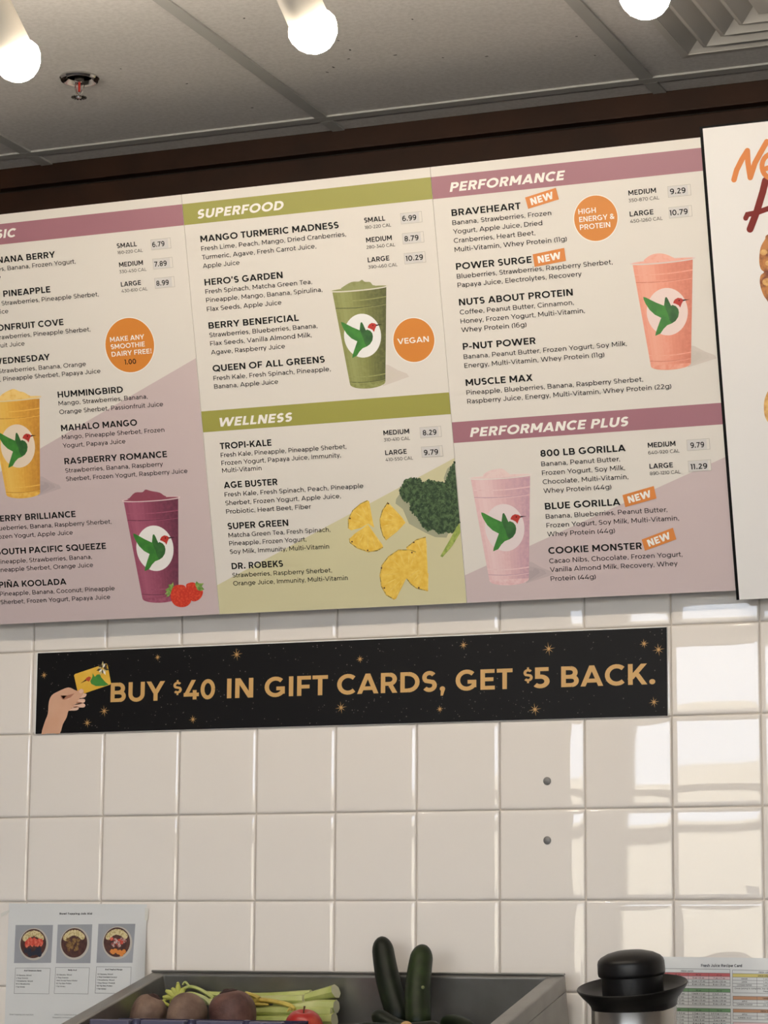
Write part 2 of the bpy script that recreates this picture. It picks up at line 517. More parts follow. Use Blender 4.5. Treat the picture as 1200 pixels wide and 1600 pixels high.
b = MB(); b.box(-3.6, 5.6, -8.1, 0.15, -0.15, 0, MAT_FLOOR); struct(b.build('floor'))
b = MB()
hx, hy, hh = 1.516, -0.40, 0.2                  # opening of the air diffuser
for x0, x1, y0, y1 in ((-3.6, hx - hh, -8.1, 0.15), (hx + hh, 5.6, -8.1, 0.15), (hx - hh, hx + hh, -8.1, hy - hh), (hx - hh, hx + hh, hy + hh, 0.15)):
    b.box(x0, x1, y0, y1, CEIL, CEIL + 0.15, MAT_CEIL)
struct(b.build('ceiling'))
b = MB(); b.box(-3.6, -3.5, -8.1, 0.15, 0, CEIL, MAT_PAINT); struct(b.build('wall_left'))
b = MB(); b.box(5.5, 5.6, -8.1, 0.15, 0, CEIL, MAT_PAINT); struct(b.build('wall_right'))
b = MB()
b.box(-3.5, -1.35, -8.1, -8.0, 0, CEIL, MAT_PAINT); b.box(-1.35, 5.5, -8.1, -8.0, 2.672, CEIL, MAT_PAINT); b.box(-1.35, 5.5, -8.1, -8.0, 0, 0.12, MAT_PAINT)
struct(b.build('wall_front'))
w = thing('window_1', None, None); struct(w)
b = MB()
for x in (-1.35, 0.55, 2.2, 3.85, 5.45): b.box(x, x + .05, -8.08, -8.02, .12, 2.672, MAT_FRAME)
for z in (.12, 1.74, 2.65): b.box(-1.35, 5.5, -8.08, -8.02, z, z + (.16 if z == 1.74 else .022), MAT_FRAME)
b.build('window_frame', w)
glass = mat('window_glass', (255, 255, 255), 0.0)
_nt = glass.node_tree
_tr = _nt.nodes.new('ShaderNodeBsdfTransparent')
_nt.links.new(_tr.outputs[0], _nt.nodes['Material Output'].inputs['Surface'])
b = MB(); b.box(-1.32, 5.47, -8.052, -8.048, .15, 2.66, glass); b.build('glass', w)
# the street outside
b = MB(); b.box(-40, 45, -60, -8.1, -0.3, -0.14, mat('asphalt', (120, 120, 120), .9)); struct(b.build('ground'))
t = thing('building', 'cream shop building across the sunlit street outside', 'building', (0, -20, -0.14))
b = MB(); b.box(-18, 30, -6, 0, 0, 2.95, mat('cream_stucco', (240, 228, 204), .8)); b.build('wall', t)
for k in range(7):
    b = MB(); b.box(-15 + k * 6, -11.5 + k * 6, -.02, .03, .3, 1.3, mat('shop_glass', (60, 66, 74), .1)); b.build('shop_window', t)

# T-bars of the ceiling grid
def tbar(n, x0, x1, y0, y1):
    b = MB()
    b.box(x0, x1, y0, y1, CEIL - 0.0035, CEIL + 0.004, MAT_TBAR)
    struct(b.build('trim_%d' % n, bevel=0.0008))
k = 0
for x in (-1.194, -0.59, 0.0145, 0.6145, 1.2175, 1.82):
    k += 1
    tbar(k, x - .012, x + .012, -8.0, -0.113); tbar(k + 10, x - .012, x + .012, -0.089, -0.03)
tbar(20, -3.5, 5.5, -0.113, -0.089)
tbar(21, -3.5, 5.5, -1.333, -1.309)

# dark wooden fascia under the ceiling, two boards with a shadow groove
b = MB()
b.box(-3.5, 5.5, -0.030, -0.0045, 2.6445, CEIL - 0.0005, MAT_WOOD)
b.box(-3.5, 5.5, -0.008, -0.0045, 2.63, 2.65, mat('groove_shade', (14, 9, 6), .9))  # backing strip coloured near-black to give the groove its shade
b.box(-3.5, 5.5, -0.030, -0.0045, 2.42, 2.6355, MAT_WOOD)
struct(b.build('trim_30', bevel=0.0015))

# small marks on the ceiling
b = MB()
spot = mat('ceiling_speck', (24, 20, 16), .9)
for x, y, s in ((.60, -.5, 5), (.76, -.55, 4), (.80, -.42, 6), (.78, -.38, 5), (.74, -.35, 7), (.72, -.33, 6), (.86, -.37, 7), (.80, -.47, 4), (.47, -.36, 5), (.93, -.33, 4),
                (.62, -.18, 3), (1.0, -.31, 6), (1.17, -.25, 4), (.40, -.47, 3), (.52, -.20, 5), (1.17, -.35, 4), (.95, -.52, 4), (.70, -.62, 5)):
    a = rnd.uniform(0, 3)
    pts = [(x + .001 * (math.cos(a) * s * .6 * c - math.sin(a) * 2.2 * d), y + .001 * (math.sin(a) * s * .6 * c + math.cos(a) * 2.2 * d), CEIL - .0004) for c, d in ((-1, 0), (-.3, 1), (1, .4), (.6, -1))]
    b.face(pts, spot)
tag(b.build('ceiling_specks'), 'small dark specks scattered over the grey ceiling panels', 'specks', kind='stuff')

# plugged screw holes in the tiles
for z, lab in ((1.5, 'upper grey screw plug in the white wall tiles'), (1.4, 'lower grey screw plug in the white wall tiles')):
    b = MB()
    b.lathe([(0.0068, 0), (0.0068, .0012), (.0056, .0022), (0, .0026)], mat('plug_grey', (128, 126, 124), .45, metal=.3), 24, axis=(0, -1, 0))
    tag(b.build('screw_plug', loc=(1.0, -0.0046, z), smooth=True), lab, 'plug', 'screw plugs in the tiled wall')

# sprinkler
chrome = mat('chrome', (200, 198, 195), .12, metal=1.0)
s = thing('fire_sprinkler', 'chrome pendent fire sprinkler on the ceiling between two lamp bulbs', 'sprinkler', (0.313, -0.455, CEIL))
b = MB(); b.lathe([(.0335, 0), (.0345, -.003), (.032, -.0065), (.026, -.0055), (.0215, .0), (.013, .004), (0, .004)], chrome, 40); b.build('escutcheon', s, smooth=True)
b = MB()
b.lathe([(.0085, .004), (.0085, -.008), (.006, -.010), (0, -.010)], chrome, 20)
for sx in (-1, 1): b.tube([(sx * .0065, 0, -.008), (sx * .0085, 0, -.016), (sx * .0055, 0, -.027), (0.0, 0, -.034)], .0018, chrome, 8)
b.build('frame', s, smooth=True)
b = MB(); b.lathe([(.0022, -.010), (.0022, -.026)], mat('sprinkler_bulb', (150, 40, 30), .15), 12); b.build('heat_bulb', s, smooth=True)
b = MB()
for kk in range(14):
    a0 = 2 * math.pi * kk / 14
    pts = [(.004 * math.cos(a0 - .2), .004 * math.sin(a0 - .2)), (.0135 * math.cos(a0 - .13), .0135 * math.sin(a0 - .13)), (.0135 * math.cos(a0 + .13), .0135 * math.sin(a0 + .13)), (.004 * math.cos(a0 + .2), .004 * math.sin(a0 + .2))]
    b.mesh([(x, y, -.035) for x, y in pts] + [(x, y, -.0365) for x, y in pts], [(0, 1, 2, 3), (7, 6, 5, 4), (0, 4, 5, 1), (1, 5, 6, 2), (2, 6, 7, 3), (3, 7, 4, 0)], chrome)
b.lathe([(.005, -.0340), (.005, -.038), (0, -.0385)], chrome, 16)
b.build('deflector', s)

# square air diffuser with stepped cones
dm = mat('diffuser_paint', (176, 174, 168), .45)
d = thing('air_diffuser', 'grey square ceiling air diffuser with stepped rings', 'vent', (hx, hy, CEIL))
def sq(b, prof, m):
    v, f = [], []
    for h, z in prof: v += [(-h, -h, z), (h, -h, z), (h, h, z), (-h, h, z)]
    for j in range(len(prof) - 1):
        for q in range(4): f.append((j * 4 + q, j * 4 + (q + 1) % 4, j * 4 + 4 + (q + 1) % 4, j * 4 + 4 + q))
    b.mesh(v, f, m)
b = MB(); sq(b, [(.214, -.0005), (.200, -.0015), (.200, .0), (.163, .026), (.161, .026), (.199, .001)], dm); b.build('frame', d)
for h in (.163, .122, .081):
    b = MB(); sq(b, [(h, -.004), (h + .002, -.004), (h + .002, .03), (h, .03), (h, -.004), (h - .005, -.0055), (h - .036, .020), (h - .038, .020), (h - .008, -.003), (h, -.001)], dm); b.build('ring', d)
b = MB(); sq(b, [(.040, -.006), (.0, -.006)], dm); sq(b, [(.040, -.006), (.041, .02)], dm); b.build('centre_plate', d)
b = MB(); b.box(-.2, .2, -.2, .2, .09, .1, mat('duct_dark', (30, 28, 26), .8)); b.build('duct', d)

# ---------------------------------------------------------------- track lamps
lampwhite = mat('lamp_housing', (196, 190, 178), .45)
bulbm = mat('lit_bulb', (255, 240, 220), .3, emit=BULB_POWER)
tr = MB(); tr.box(-.6, 2.9, -1.195, -1.160, CEIL - .022, CEIL, lampwhite)
tag(tr.build('track_rail', bevel=.002), 'white ceiling track rail carrying the row of spot lamps', 'rail')
axis = Vector((.25, .5, -.83)).normalized()
def lamp(P, label):
    P = Vector(P) - axis * .014
    l = thing('track_lamp', label, 'lamp', P, group='track lamps along the ceiling')
    b = MB()
    o = -axis
    b.lathe([(0, .004), (.024, .004), (.0260, -.003), (.0285, -.003), (.0285, .030), (.0275, .135), (.020, .150), (0, .150)], lampwhite, 40, axis=o, origin=(0, 0, 0))
    b.build('housing', l, smooth=True)
    b = MB()
    prof = [(0, -.036), (.010, -.0345), (.020, -.029), (.0285, -.020), (.0335, -.008), (.0345, .002), (.0305, .011), (.0255, .018), (.020, .024)]
    b.lathe([(r, t - .016) for r, t in prof], bulbm, 36, axis=o)
    b.build('bulb', l, smooth=True)
    b = MB()
    top = CEIL - P.z - .022
    c = o * .095
    b.box(c.x + .0305, c.x + .0335, c.y - .010, c.y + .010, c.z - .012, top - .030, lampwhite)
    b.box(c.x - .0335, c.x - .0305, c.y - .010, c.y + .010, c.z - .012, top - .030, lampwhite)
    b.box(c.x - .0335, c.x + .0335, c.y - .010, c.y + .010, top - .033, top - .030, lampwhite)
    b.box(c.x - .012, c.x + .012, c.y - .012, c.y + .012, top - .030, top, lampwhite)
    b.build('yoke', l, bevel=.0015)
    for sx in (-1, 1):
        b = MB(); b.lathe([(.007, sx * .0275), (.007, sx * .037), (0, sx * .037)], mat('lamp_knob', (120, 116, 108), .4, metal=.5), 16, axis=(1, 0, 0), origin=(c.x, c.y, c.z))
        b.build('pivot_knob', l)
LAMPS = []
for _p, _l in (((0.5800, -1.13, 2.4698), 'leftmost ceiling lamp with lit bulb, left of the sprinkler'),
               ((1.0418, -1.13, 2.4549), 'middle ceiling lamp with lit bulb above the green heading bands'),
               ((0.1200, -1.13, 2.4850), 'extra unseen ceiling lamp added on the track to light the left side'),  # unseen lamp, added to brighten the left side and nearby ceiling
               ((1.5144, -1.13, 2.4432), 'rightmost ceiling lamp with lit bulb beside the air diffuser')):
    lamp(_p, _l)

# ---------------------------------------------------------------- menu boards
INK = mat('ink_black', (10, 10, 11), .55, spec=.25)
PAPER = mat('menu_paper', (227, 222, 214), .42)
MAUVE = mat('ink_mauve', (164, 112, 124), .42)
OLIVE = mat('ink_olive', (160, 158, 74), .42)
WHITE = mat('ink_white', (246, 243, 236), .45)
ORANGE = mat('ink_orange', (216, 134, 46), .42)
STICK = mat('sticker_orange', (222, 136, 60), .4)
LILAC = mat('ink_lilac', (206, 189, 189), .42)
PALEGREEN = mat('ink_pale_green', (212, 206, 166), .42)
TAG = mat('price_strip', (214, 211, 208), .4)
TAGLINE = mat('strip_outline', (168, 164, 156), .5)
EDGE = mat('board_edge', (40, 36, 34), .6)
STEEL = mat('bracket_steel', (150, 150, 150), .4, metal=.8)
PRINTGREY = mat('ink_soft_grey', (205, 198, 190), .5)
TILT = math.atan(.256)

TEXTS = [
    (1, 'h', 'CLASSIC', 23.4, 709.2, 136.7),
    (1, 'b', 'STRAWNANA BERRY', 24.4, 664.8, 210.9),
    (1, 'i', 'Strawberries, Banana, Frozen Yogurt,', 28.1, 650.5, 250.8),
    (1, 'i', 'Juice', 64.1, 636.2, 95.7),
    (1, 'b', 'PINEAPPLE', 97.4, 603.3, 194.5),
    (1, 'i', 'Strawberries, Pineapple Sherbet,', 92.2, 588.1, 291.1),
    (1, 'i', 'Juice', 73.0, 573.2, 104.5),
    (1, 'b', 'PASSIONFRUIT COVE', 26.8, 542.6, 214.9),
    (1, 'i', 'Strawberries, Pineapple Sherbet,', 68.9, 527.0, 267.9),
    (1, 'i', 'Passionfruit Juice', 27.4, 512.1, 131.7),
    (1, 'w', 'MAKE ANY', 305.4, 504.5, 374.0),
    (1, 'w', 'SMOOTHIE', 305.7, 491.5, 373.7),
    (1, 'b', 'WEDNESDAY', 61.9, 482.1, 180.9),
    (1, 'w', 'DAIRY FREE!', 305.9, 478.2, 385.9),
    (1, 'i', 'Strawberries, Banana, Orange', 72.6, 465.7, 252.4),
    (1, 'i', 'Sherbet, Pineapple Sherbet, Papaya Juice', 24.9, 450.8, 280.4),
    (1, 'b', 'HUMMINGBIRD', 189.6, 412.6, 321.9),
    (1, 'i', 'Mango, Strawberries, Banana,', 189.0, 398.4, 369.5),
    (1, 'i', 'Orange Sherbet, Passionfruit Juice', 189.3, 382.7, 398.8),
    (1, 'b', 'MAHALO MANGO', 190.0, 351.8, 343.9),
    (1, 'i', 'Mango, Pineapple Sherbet, Frozen', 189.7, 336.9, 396.7),
    (1, 'i', 'Yogurt, Papaya Juice', 189.4, 321.5, 317.3),
    (1, 'b', 'RASPBERRY ROMANCE', 190.5, 291.4, 397.5),
    (1, 'i', 'Strawberries, Banana, Raspberry', 190.2, 276.0, 387.7),
    (1, 'i', 'Sherbet, Frozen Yogurt, Raspberry Juice', 189.9, 260.8, 435.0),
    (1, 'b', 'BERRY BRILLIANCE', 33.9, 194.7, 202.9),
    (1, 'i', 'Blueberries, Banana, Raspberry Sherbet,', 30.7, 178.7, 274.3),
    (1, 'i', 'Frozen Yogurt, Apple Juice', 27.5, 163.2, 193.6),
    (1, 'b', 'SOUTH PACIFIC SQUEEZE', 31.9, 133.6, 258.5),
    (1, 'i', 'Pineapple, Strawberries, Banana,', 30.7, 117.0, 227.8),
    (1, 'i', 'Pineapple Sherbet, Orange Juice', 26.1, 102.1, 228.9),
    (1, 'b', 'PIÑA KOOLADA', 31.5, 72.8, 170.9),
    (1, 'i', 'Pineapple, Banana, Coconut, Pineapple', 30.6, 57.7, 268.2),
    (1, 'i', 'Sherbet, Frozen Yogurt, Papaya Juice', 30.0, 42.3, 257.5),
    (1, 's', 'SMALL', 336.2, 669.8, 376.1),
    (1, 'p', '6.79', 406.6, 665.2, 430.7),
    (1, 'c', '160-220 CAL', 336.2, 658.9, 386.6),
    (1, 's', 'MEDIUM', 337.1, 636.0, 384.9),
    (1, 'p', '7.89', 407.1, 630.5, 431.5),
    (1, 'c', '330-450 CAL', 336.6, 624.8, 390.6),
    (1, 's', 'LARGE', 337.2, 601.0, 377.1),
    (1, 'p', '8.99', 407.6, 596.4, 432.1),
    (1, 'c', '430-610 CAL', 337.1, 590.4, 389.1),
    (1, 'k', '1.00', 330.5, 462.1, 353.2),
    (2, 'h', 'SUPERFOOD', 27.7, 706.8, 194.3),
    (2, 'b', 'MANGO TURMERIC MADNESS', 28.9, 665.2, 293.7),
    (2, 'i', 'Fresh Lime, Peach, Mango, Dried Cranberries,', 29.5, 650.0, 305.8),
    (2, 'i', 'Turmeric, Agave, Fresh Carrot Juice,', 28.6, 634.6, 248.4),
    (2, 'i', 'Apple Juice', 29.3, 619.5, 100.5),
    (2, 'b', 'HERO’S GARDEN', 29.6, 588.8, 180.4),
    (2, 'i', 'Fresh Spinach, Matcha Green Tea,', 29.4, 574.1, 234.7),
    (2, 'i', 'Pineapple, Mango, Banana, Spirulina,', 29.8, 559.0, 252.7),
    (2, 'i', 'Flax Seeds, Apple Juice', 29.4, 543.2, 173.6),
    (2, 'b', 'BERRY BENEFICIAL', 29.9, 512.4, 203.6),
    (2, 'i', 'Strawberries, Blueberries, Banana,', 29.6, 497.4, 237.3),
    (2, 'i', 'Flax Seeds, Vanilla Almond Milk,', 30.0, 482.4, 225.0),
    (2, 'i', 'Agave, Raspberry Juice', 29.7, 466.8, 172.9),
    (2, 'b', 'QUEEN OF ALL GREENS', 30.0, 436.5, 245.8),
    (2, 'i', 'Fresh Kale, Fresh Spinach, Pineapple,', 30.1, 420.8, 255.2),
    (2, 'i', 'Banana, Apple Juice', 30.1, 406.1, 153.9),
    (2, 'h', 'WELLNESS', 34.7, 338.5, 175.2),
    (2, 'b', 'TROPI-KALE', 30.7, 298.6, 130.8),
    (2, 'i', 'Fresh Kale, Pineapple, Pineapple Sherbet,', 30.9, 284.3, 271.9),
    (2, 'i', 'Frozen Yogurt, Papaya Juice, Immunity,', 30.7, 270.1, 260.3),
    (2, 'i', 'Multi-Vitamin', 30.7, 256.8, 107.3),
    (2, 'b', 'AGE BUSTER', 31.3, 229.0, 135.7),
    (2, 'i', 'Fresh Kale, Fresh Spinach, Peach, Pineapple', 31.4, 214.0, 297.4),
    (2, 'i', 'Sherbet, Frozen Yogurt, Apple Juice,', 31.2, 198.8, 253.5),
    (2, 'i', 'Probiotic, Heart Beet, Fiber', 31.6, 183.7, 195.5),
    (2, 'b', 'SUPER GREEN', 31.6, 155.9, 149.3),
    (2, 'i', 'Matcha Green Tea, Fresh Spinach,', 31.7, 141.4, 228.1),
    (2, 'i', 'Pineapple, Frozen Yogurt,', 31.8, 126.8, 180.9),
    (2, 'i', 'Soy Milk, Immunity, Multi-Vitamin', 31.6, 111.9, 223.1),
    (2, 'b', 'DR. ROBEKS', 32.4, 84.4, 132.2),
    (2, 'i', 'Strawberries, Raspberry Sherbet,', 32.2, 69.9, 224.3),
    (2, 'i', 'Orange Juice, Immunity, Multi-Vitamin', 32.6, 55.2, 253.0),
    (2, 's', 'SMALL', 341.7, 669.8, 380.5),
    (2, 'p', '6.99', 411.9, 665.6, 437.5),
    (2, 'c', '180-220 CAL', 341.5, 658.8, 390.4),
    (2, 's', 'MEDIUM', 342.0, 635.7, 389.7),
    (2, 'p', '8.79', 412.7, 631.1, 438.5),
    (2, 'c', '280-340 CAL', 341.6, 624.7, 394.6),
    (2, 's', 'LARGE', 341.8, 601.6, 381.8),
    (2, 'p', '10.29', 412.1, 597.4, 443.6),
    (2, 'c', '390-460 CAL', 342.0, 590.5, 395.9),
    (2, 'w', 'VEGAN', 383.8, 457.1, 441.5),
    (2, 's', 'MEDIUM', 343.2, 302.7, 391.2),
    (2, 'p', '8.29', 415.8, 297.7, 441.0),
    (2, 'c', '310-410 CAL', 343.2, 291.9, 391.4),
    (2, 's', 'LARGE', 343.3, 268.3, 383.3),
    (2, 'p', '9.79', 414.8, 263.7, 441.0),
    (2, 'c', '410-550 CAL', 342.8, 257.6, 393.9),
    (3, 'h', 'PERFORMANCE', 31.6, 706.6, 238.6),
    (3, 'b', 'BRAVEHEART', 31.9, 665.7, 155.7),
    (3, 'i', 'Banana, Strawberries, Frozen', 32.1, 650.5, 208.4),
    (3, 'w', 'HIGH', 255.8, 647.2, 286.4),
    (3, 'i', 'Yogurt, Apple Juice, Dried', 31.3, 635.4, 191.3),
    (3, 'w', 'ENERGY &', 256.2, 634.0, 317.4),
    (3, 'w', 'PROTEIN', 256.3, 621.1, 309.2),
    (3, 'i', 'Cranberries, Heart Beet,', 31.9, 620.1, 177.5),
    (3, 'i', 'Multi-Vitamin, Whey Protein (11g)', 31.4, 604.9, 231.9),
    (3, 'b', 'POWER SURGE', 31.8, 574.5, 167.3),
    (3, 'i', 'Blueberries, Strawberries, Raspberry Sherbet,', 31.6, 559.5, 307.8),
    (3, 'i', 'Papaya Juice, Electrolytes, Recovery', 31.5, 544.6, 252.7),
    (3, 'b', 'NUTS ABOUT PROTEIN', 31.6, 513.7, 234.7),
    (3, 'i', 'Coffee, Peanut Butter, Cinnamon,', 31.7, 498.4, 235.1),
    (3, 'i', 'Honey, Frozen Yogurt, Multi-Vitamin,', 31.5, 483.2, 252.9),
    (3, 'i', 'Whey Protein (16g)', 31.4, 468.3, 148.7),
    (3, 'b', 'P-NUT POWER', 31.8, 438.2, 162.6),
    (3, 'i', 'Banana, Peanut Butter, Frozen Yogurt, Soy Milk,', 31.6, 422.6, 321.0),
    (3, 'i', 'Energy, Multi-Vitamin, Whey Protein (11g)', 31.9, 407.3, 280.8),
    (3, 'b', 'MUSCLE MAX', 31.5, 376.6, 152.0),
    (3, 'i', 'Pineapple, Blueberries, Banana, Raspberry Sherbet,', 30.9, 361.3, 344.0),
    (3, 'i', 'Raspberry Juice, Energy, Multi-Vitamin, Whey Protein (22g)', 31.7, 346.3, 391.3),
    (3, 'h', 'PERFORMANCE PLUS', 31.0, 289.2, 313.6),
    (3, 'b', '800 LB GORILLA', 154.3, 247.5, 304.5),
    (3, 'i', 'Banana, Peanut Butter,', 154.6, 231.4, 293.1),
    (3, 'i', 'Frozen Yogurt, Soy Milk,', 154.4, 216.2, 300.5),
    (3, 'i', 'Chocolate, Multi-Vitamin,', 154.6, 200.9, 305.1),
    (3, 'i', 'Whey Protein (44g)', 154.4, 185.7, 274.2),
    (3, 'b', 'BLUE GORILLA', 154.9, 157.7, 287.8),
    (3, 'i', 'Banana, Blueberries, Peanut Butter,', 154.9, 142.1, 367.8),
    (3, 'i', 'Frozen Yogurt, Soy Milk, Multi-Vitamin,', 154.7, 126.8, 386.6),
    (3, 'i', 'Whey Protein (44g)', 154.5, 111.9, 274.4),
    (3, 'b', 'COOKIE MONSTER', 154.3, 82.1, 319.1),
    (3, 'i', 'Cacao Nibs, Chocolate, Frozen Yogurt,', 154.6, 66.2, 387.7),
    (3, 'i', 'Vanilla Almond Milk, Recovery, Whey', 154.4, 51.3, 378.2),
    (3, 'i', 'Protein (44g)', 154.3, 35.9, 234.3),
    (3, 's', 'MEDIUM', 344.4, 669.7, 391.9),
    (3, 'p', '9.29', 415.4, 664.6, 441.8),
    (3, 'c', '350-870 CAL', 343.9, 658.5, 396.5),
    (3, 's', 'LARGE', 343.8, 634.9, 384.4),
    (3, 'p', '10.79', 412.1, 629.9, 442.5),
    (3, 'c', '450-1260 CAL', 343.6, 624.3, 399.3),
    (3, 's', 'MEDIUM', 343.1, 250.7, 390.7),
    (3, 'p', '9.79', 416.0, 245.5, 439.4),
    (3, 'c', '640-920 CAL', 342.9, 239.5, 396.9),
    (3, 's', 'LARGE', 343.1, 215.4, 383.4),
    (3, 'p', '11.29', 413.6, 209.9, 441.8),
    (3, 'c', '890-1210 CAL', 342.8, 204.7, 395.7),
]
CAPS = {'h': 15.6, 'b': 11.3, 'i': 7.9, 's': 8.3, 'c': 5.6, 'p': 8.9, 'w': 8.6, 'k': 9.0}
WTS = {'h': .23, 'b': .205, 'i': .132, 's': .19, 'c': .122, 'p': .18, 'w': .18, 'k': .18}

BIRD = {
    'green': [(-38.8, 27.8), (-34.1, 26.2), (-18.2, 16.8), (-4.6, 10.1), (-3.9, 13.4), (-2.0, 22.0), (-0.7, 24.1), (1.1, 23.9), (3.2, 20.1), (6.6, 11.1), (7.4, 9.0), (9.9, 10.4), (15.7, 7.7), (19.2, 2.8), (19.9, -3.1), (18.0, -10.2), (13.0, -16.4), (6.7, -19.8), (-1.8, -22.4), (-8.3, -27.7), (-14.2, -35.0), (-23.5, -38.2), (-22.3, -33.2), (-16.8, -21.2), (-11.0, -9.3), (-21.4, -3.3), (-29.7, 5.4), (-35.7, 16.1), (-38.5, 23.6)],
    'dark': [(-3.9, 12.6), (-2.0, 22.0), (-0.7, 24.1), (1.1, 23.9), (3.2, 20.1), (6.6, 11.1), (7.4, 9.0), (9.9, 10.4), (15.7, 7.7), (19.2, 2.8), (19.9, -3.1), (18.0, -10.2), (13.0, -16.4), (6.7, -19.8), (3.0, -14.0), (1.0, -4.0), (-2.0, 4.0)],
    'red': [(11.2, 13.3), (12.5, 16.4), (14.8, 19.1), (19.8, 21.3), (25.7, 19.9), (29.6, 16.7), (27.1, 13.4), (25.2, 10.3), (22.6, 4.7), (20.3, 8.8), (15.2, 11.8)],
    'beak': [(27.0, 17.4), (29.7, 17.7), (40.4, 16.9), (33.6, 16.1), (28.6, 15.0)]}
BGREEN = mat('emblem_green', (56, 124, 48), .4, noise=((66, 140, 52), 60, .4, .6))
BDARK = mat('emblem_dark_green', (44, 92, 44), .4, noise=((56, 112, 50), 60, .4, .6))
BRED = mat('emblem_red', (190, 52, 40), .4)

def emblem(name, parent, cx, cv, s, off, disc, mirror=False, ang=0.0, loc=(0, 0, 0), label=None):
    b = MB()
    ca, sa = math.cos(ang), math.sin(ang)
    tr = lambda pts: [(cx + s * ((-x if mirror else x) * ca - y * sa), cv + s * ((-x if mirror else x) * sa + y * ca)) for x, y in pts]
    if disc:
        flat(b, ring_pts(cx, cv, disc[0], disc[1]), off, disc[2])
    fan(b, tr(BIRD['green']), off + .15, BGREEN)
    fan(b, tr(BIRD['dark']), off + .25, BDARK)
    fan(b, tr(BIRD['red']), off + .2, BRED)
    fan(b, tr(BIRD['beak']), off + .2, INK)
    flat(b, tr(ring_pts(21.8, 16.6, 1.1, 1.1, 10)), off + .3, INK)
    return tag(b.build(name, parent), label)

def cup(P, name, rim, top, vt, bot, vb, low, rib1, rib2, disc, whip, cols, label, shad=True):
    """a printed picture of a smoothie cup; all in mm on the board"""
    base, light, dark, foam, rimc, discc = cols[:6]
    mid = mat(name + '_print', base, .42, noise=(light, 130, .42, .62))
    lt = mat(name + '_print_light', light, .42, noise=(base, 150, .45, .7))
    dk = mat(name + '_print_dark', dark, .42, noise=(base, 130, .5, .75))
    fm = mat(name + '_print_foam', foam, .42, noise=(base, 110, .5, .8))
    rm = mat(name + '_print_rim', rimc, .35)
    b = MB()
    x = lambda v, s: (top[s] + (bot[s] - top[s]) * (vt - v) / (vt - vb))
    lerp = lambda v, t: x(v, 0) + (x(v, 1) - x(v, 0)) * t
    cbt = (bot[0] + bot[1]) / 2
    # body with a curved foot
    foot = [(cbt + (bot[1] - bot[0]) / 2 * math.cos(math.radians(a)), vb + (vb - low) * math.sin(math.radians(a))) for a in range(360, 179, -15)]
    fan(b, [(top[0], vt), (top[1], vt)] + foot, .30, mid)
    # the photograph's tones across the cup, printed in narrow bands
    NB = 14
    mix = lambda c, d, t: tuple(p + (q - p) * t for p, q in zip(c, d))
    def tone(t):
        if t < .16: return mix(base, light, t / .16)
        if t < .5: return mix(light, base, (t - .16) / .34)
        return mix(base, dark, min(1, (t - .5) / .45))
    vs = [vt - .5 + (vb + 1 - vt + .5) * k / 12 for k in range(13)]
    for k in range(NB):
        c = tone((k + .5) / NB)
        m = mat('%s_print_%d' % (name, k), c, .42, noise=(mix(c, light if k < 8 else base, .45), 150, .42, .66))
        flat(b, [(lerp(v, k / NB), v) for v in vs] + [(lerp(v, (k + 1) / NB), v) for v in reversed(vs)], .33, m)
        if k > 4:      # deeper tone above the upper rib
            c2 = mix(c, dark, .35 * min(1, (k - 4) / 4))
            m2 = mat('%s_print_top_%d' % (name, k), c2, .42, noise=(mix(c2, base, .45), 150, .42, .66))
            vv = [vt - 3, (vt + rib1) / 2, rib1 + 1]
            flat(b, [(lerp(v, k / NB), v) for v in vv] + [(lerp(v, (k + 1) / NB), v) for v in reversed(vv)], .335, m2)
    for v, tk in ((rib1, 1.4), (rib1 + 13, .8), (rib2, 1.0), (rib2 - 10, 1.2)):
        pts = [(lerp(v, t / 12), v - 2.4 * math.sin(math.pi * t / 12)) for t in range(13)]
        flat(b, [(p, q + tk / 2) for p, q in pts] + [(p, q - tk / 2) for p, q in reversed(pts)], .36, dk if tk > 1.1 else lt)
        flat(b, [(p, q - tk / 2) for p, q in pts] + [(p, q - tk / 2 - .9) for p, q in reversed(pts)], .36, lt)
    # rim ellipse and whipped top
    rc, rr = (rim[0] + rim[1]) / 2, (rim[1] - rim[0]) / 2
    rv = rim[2]
    if len(whip) > 2:
        fan(b, smooth_closed([(whip[0][0] - 3, rv)] + whip + [(whip[-1][0] + 4, rv), (rc, rv - 3)], 3), .32, fm)
    flat(b, ring_pts(rc, rv - 1.2, rr, 3.2), .31, rm)
    flat(b, ring_pts(rc, rv - 1.6, rr - 3.4, 2.3), .37, fm)
    pts = [(rc + rr * math.cos(math.radians(a)), rv - 1.2 + 3.4 * math.sin(math.radians(a))) for a in range(180, 361, 12)]
    flat(b, [(p, q) for p, q in pts] + [(p * .985 + rc * .015, q - 1.6) for p, q in reversed(pts)], .38, rm)
    o = tag(b.build('printed_cup', P), label)
    emblem('emblem', o, disc[0], disc[1], disc[3] / 39.2, .45, (disc[2], disc[3], mat(name + '_print_disc', discc, .42)))
    if shad:  # the pictured cup's cast shadow, printed on the board in nested tones
        s = MB()
        x1 = x(vb + 4, 1)
        g = cols[6] if len(cols) > 6 else (200, 190, 182)
        for q, (k0, k1, k2) in enumerate(((1.0, 30, 2), (.72, 22, 4), (.45, 15, 6))):
            m = mat('%s_print_ground_%d' % (name, q), mix(cols[7] if len(cols) > 7 else (216, 206, 198), g, (q + 1) / 3), .5)
            flat(s, [(x1 - 6, low + 2 + q), (x1 + 44 * k0, vb + 3 + k2), (x1 + 40 * k0, vb + 9 + k2), (x1 + 24 * k0, vb + 18), (x1 + 8, vb + k1 - 2), (x1 - 1, vb + k1)], .25 + .01 * q, m)
        s.build('printed_shadow', P)
    return o

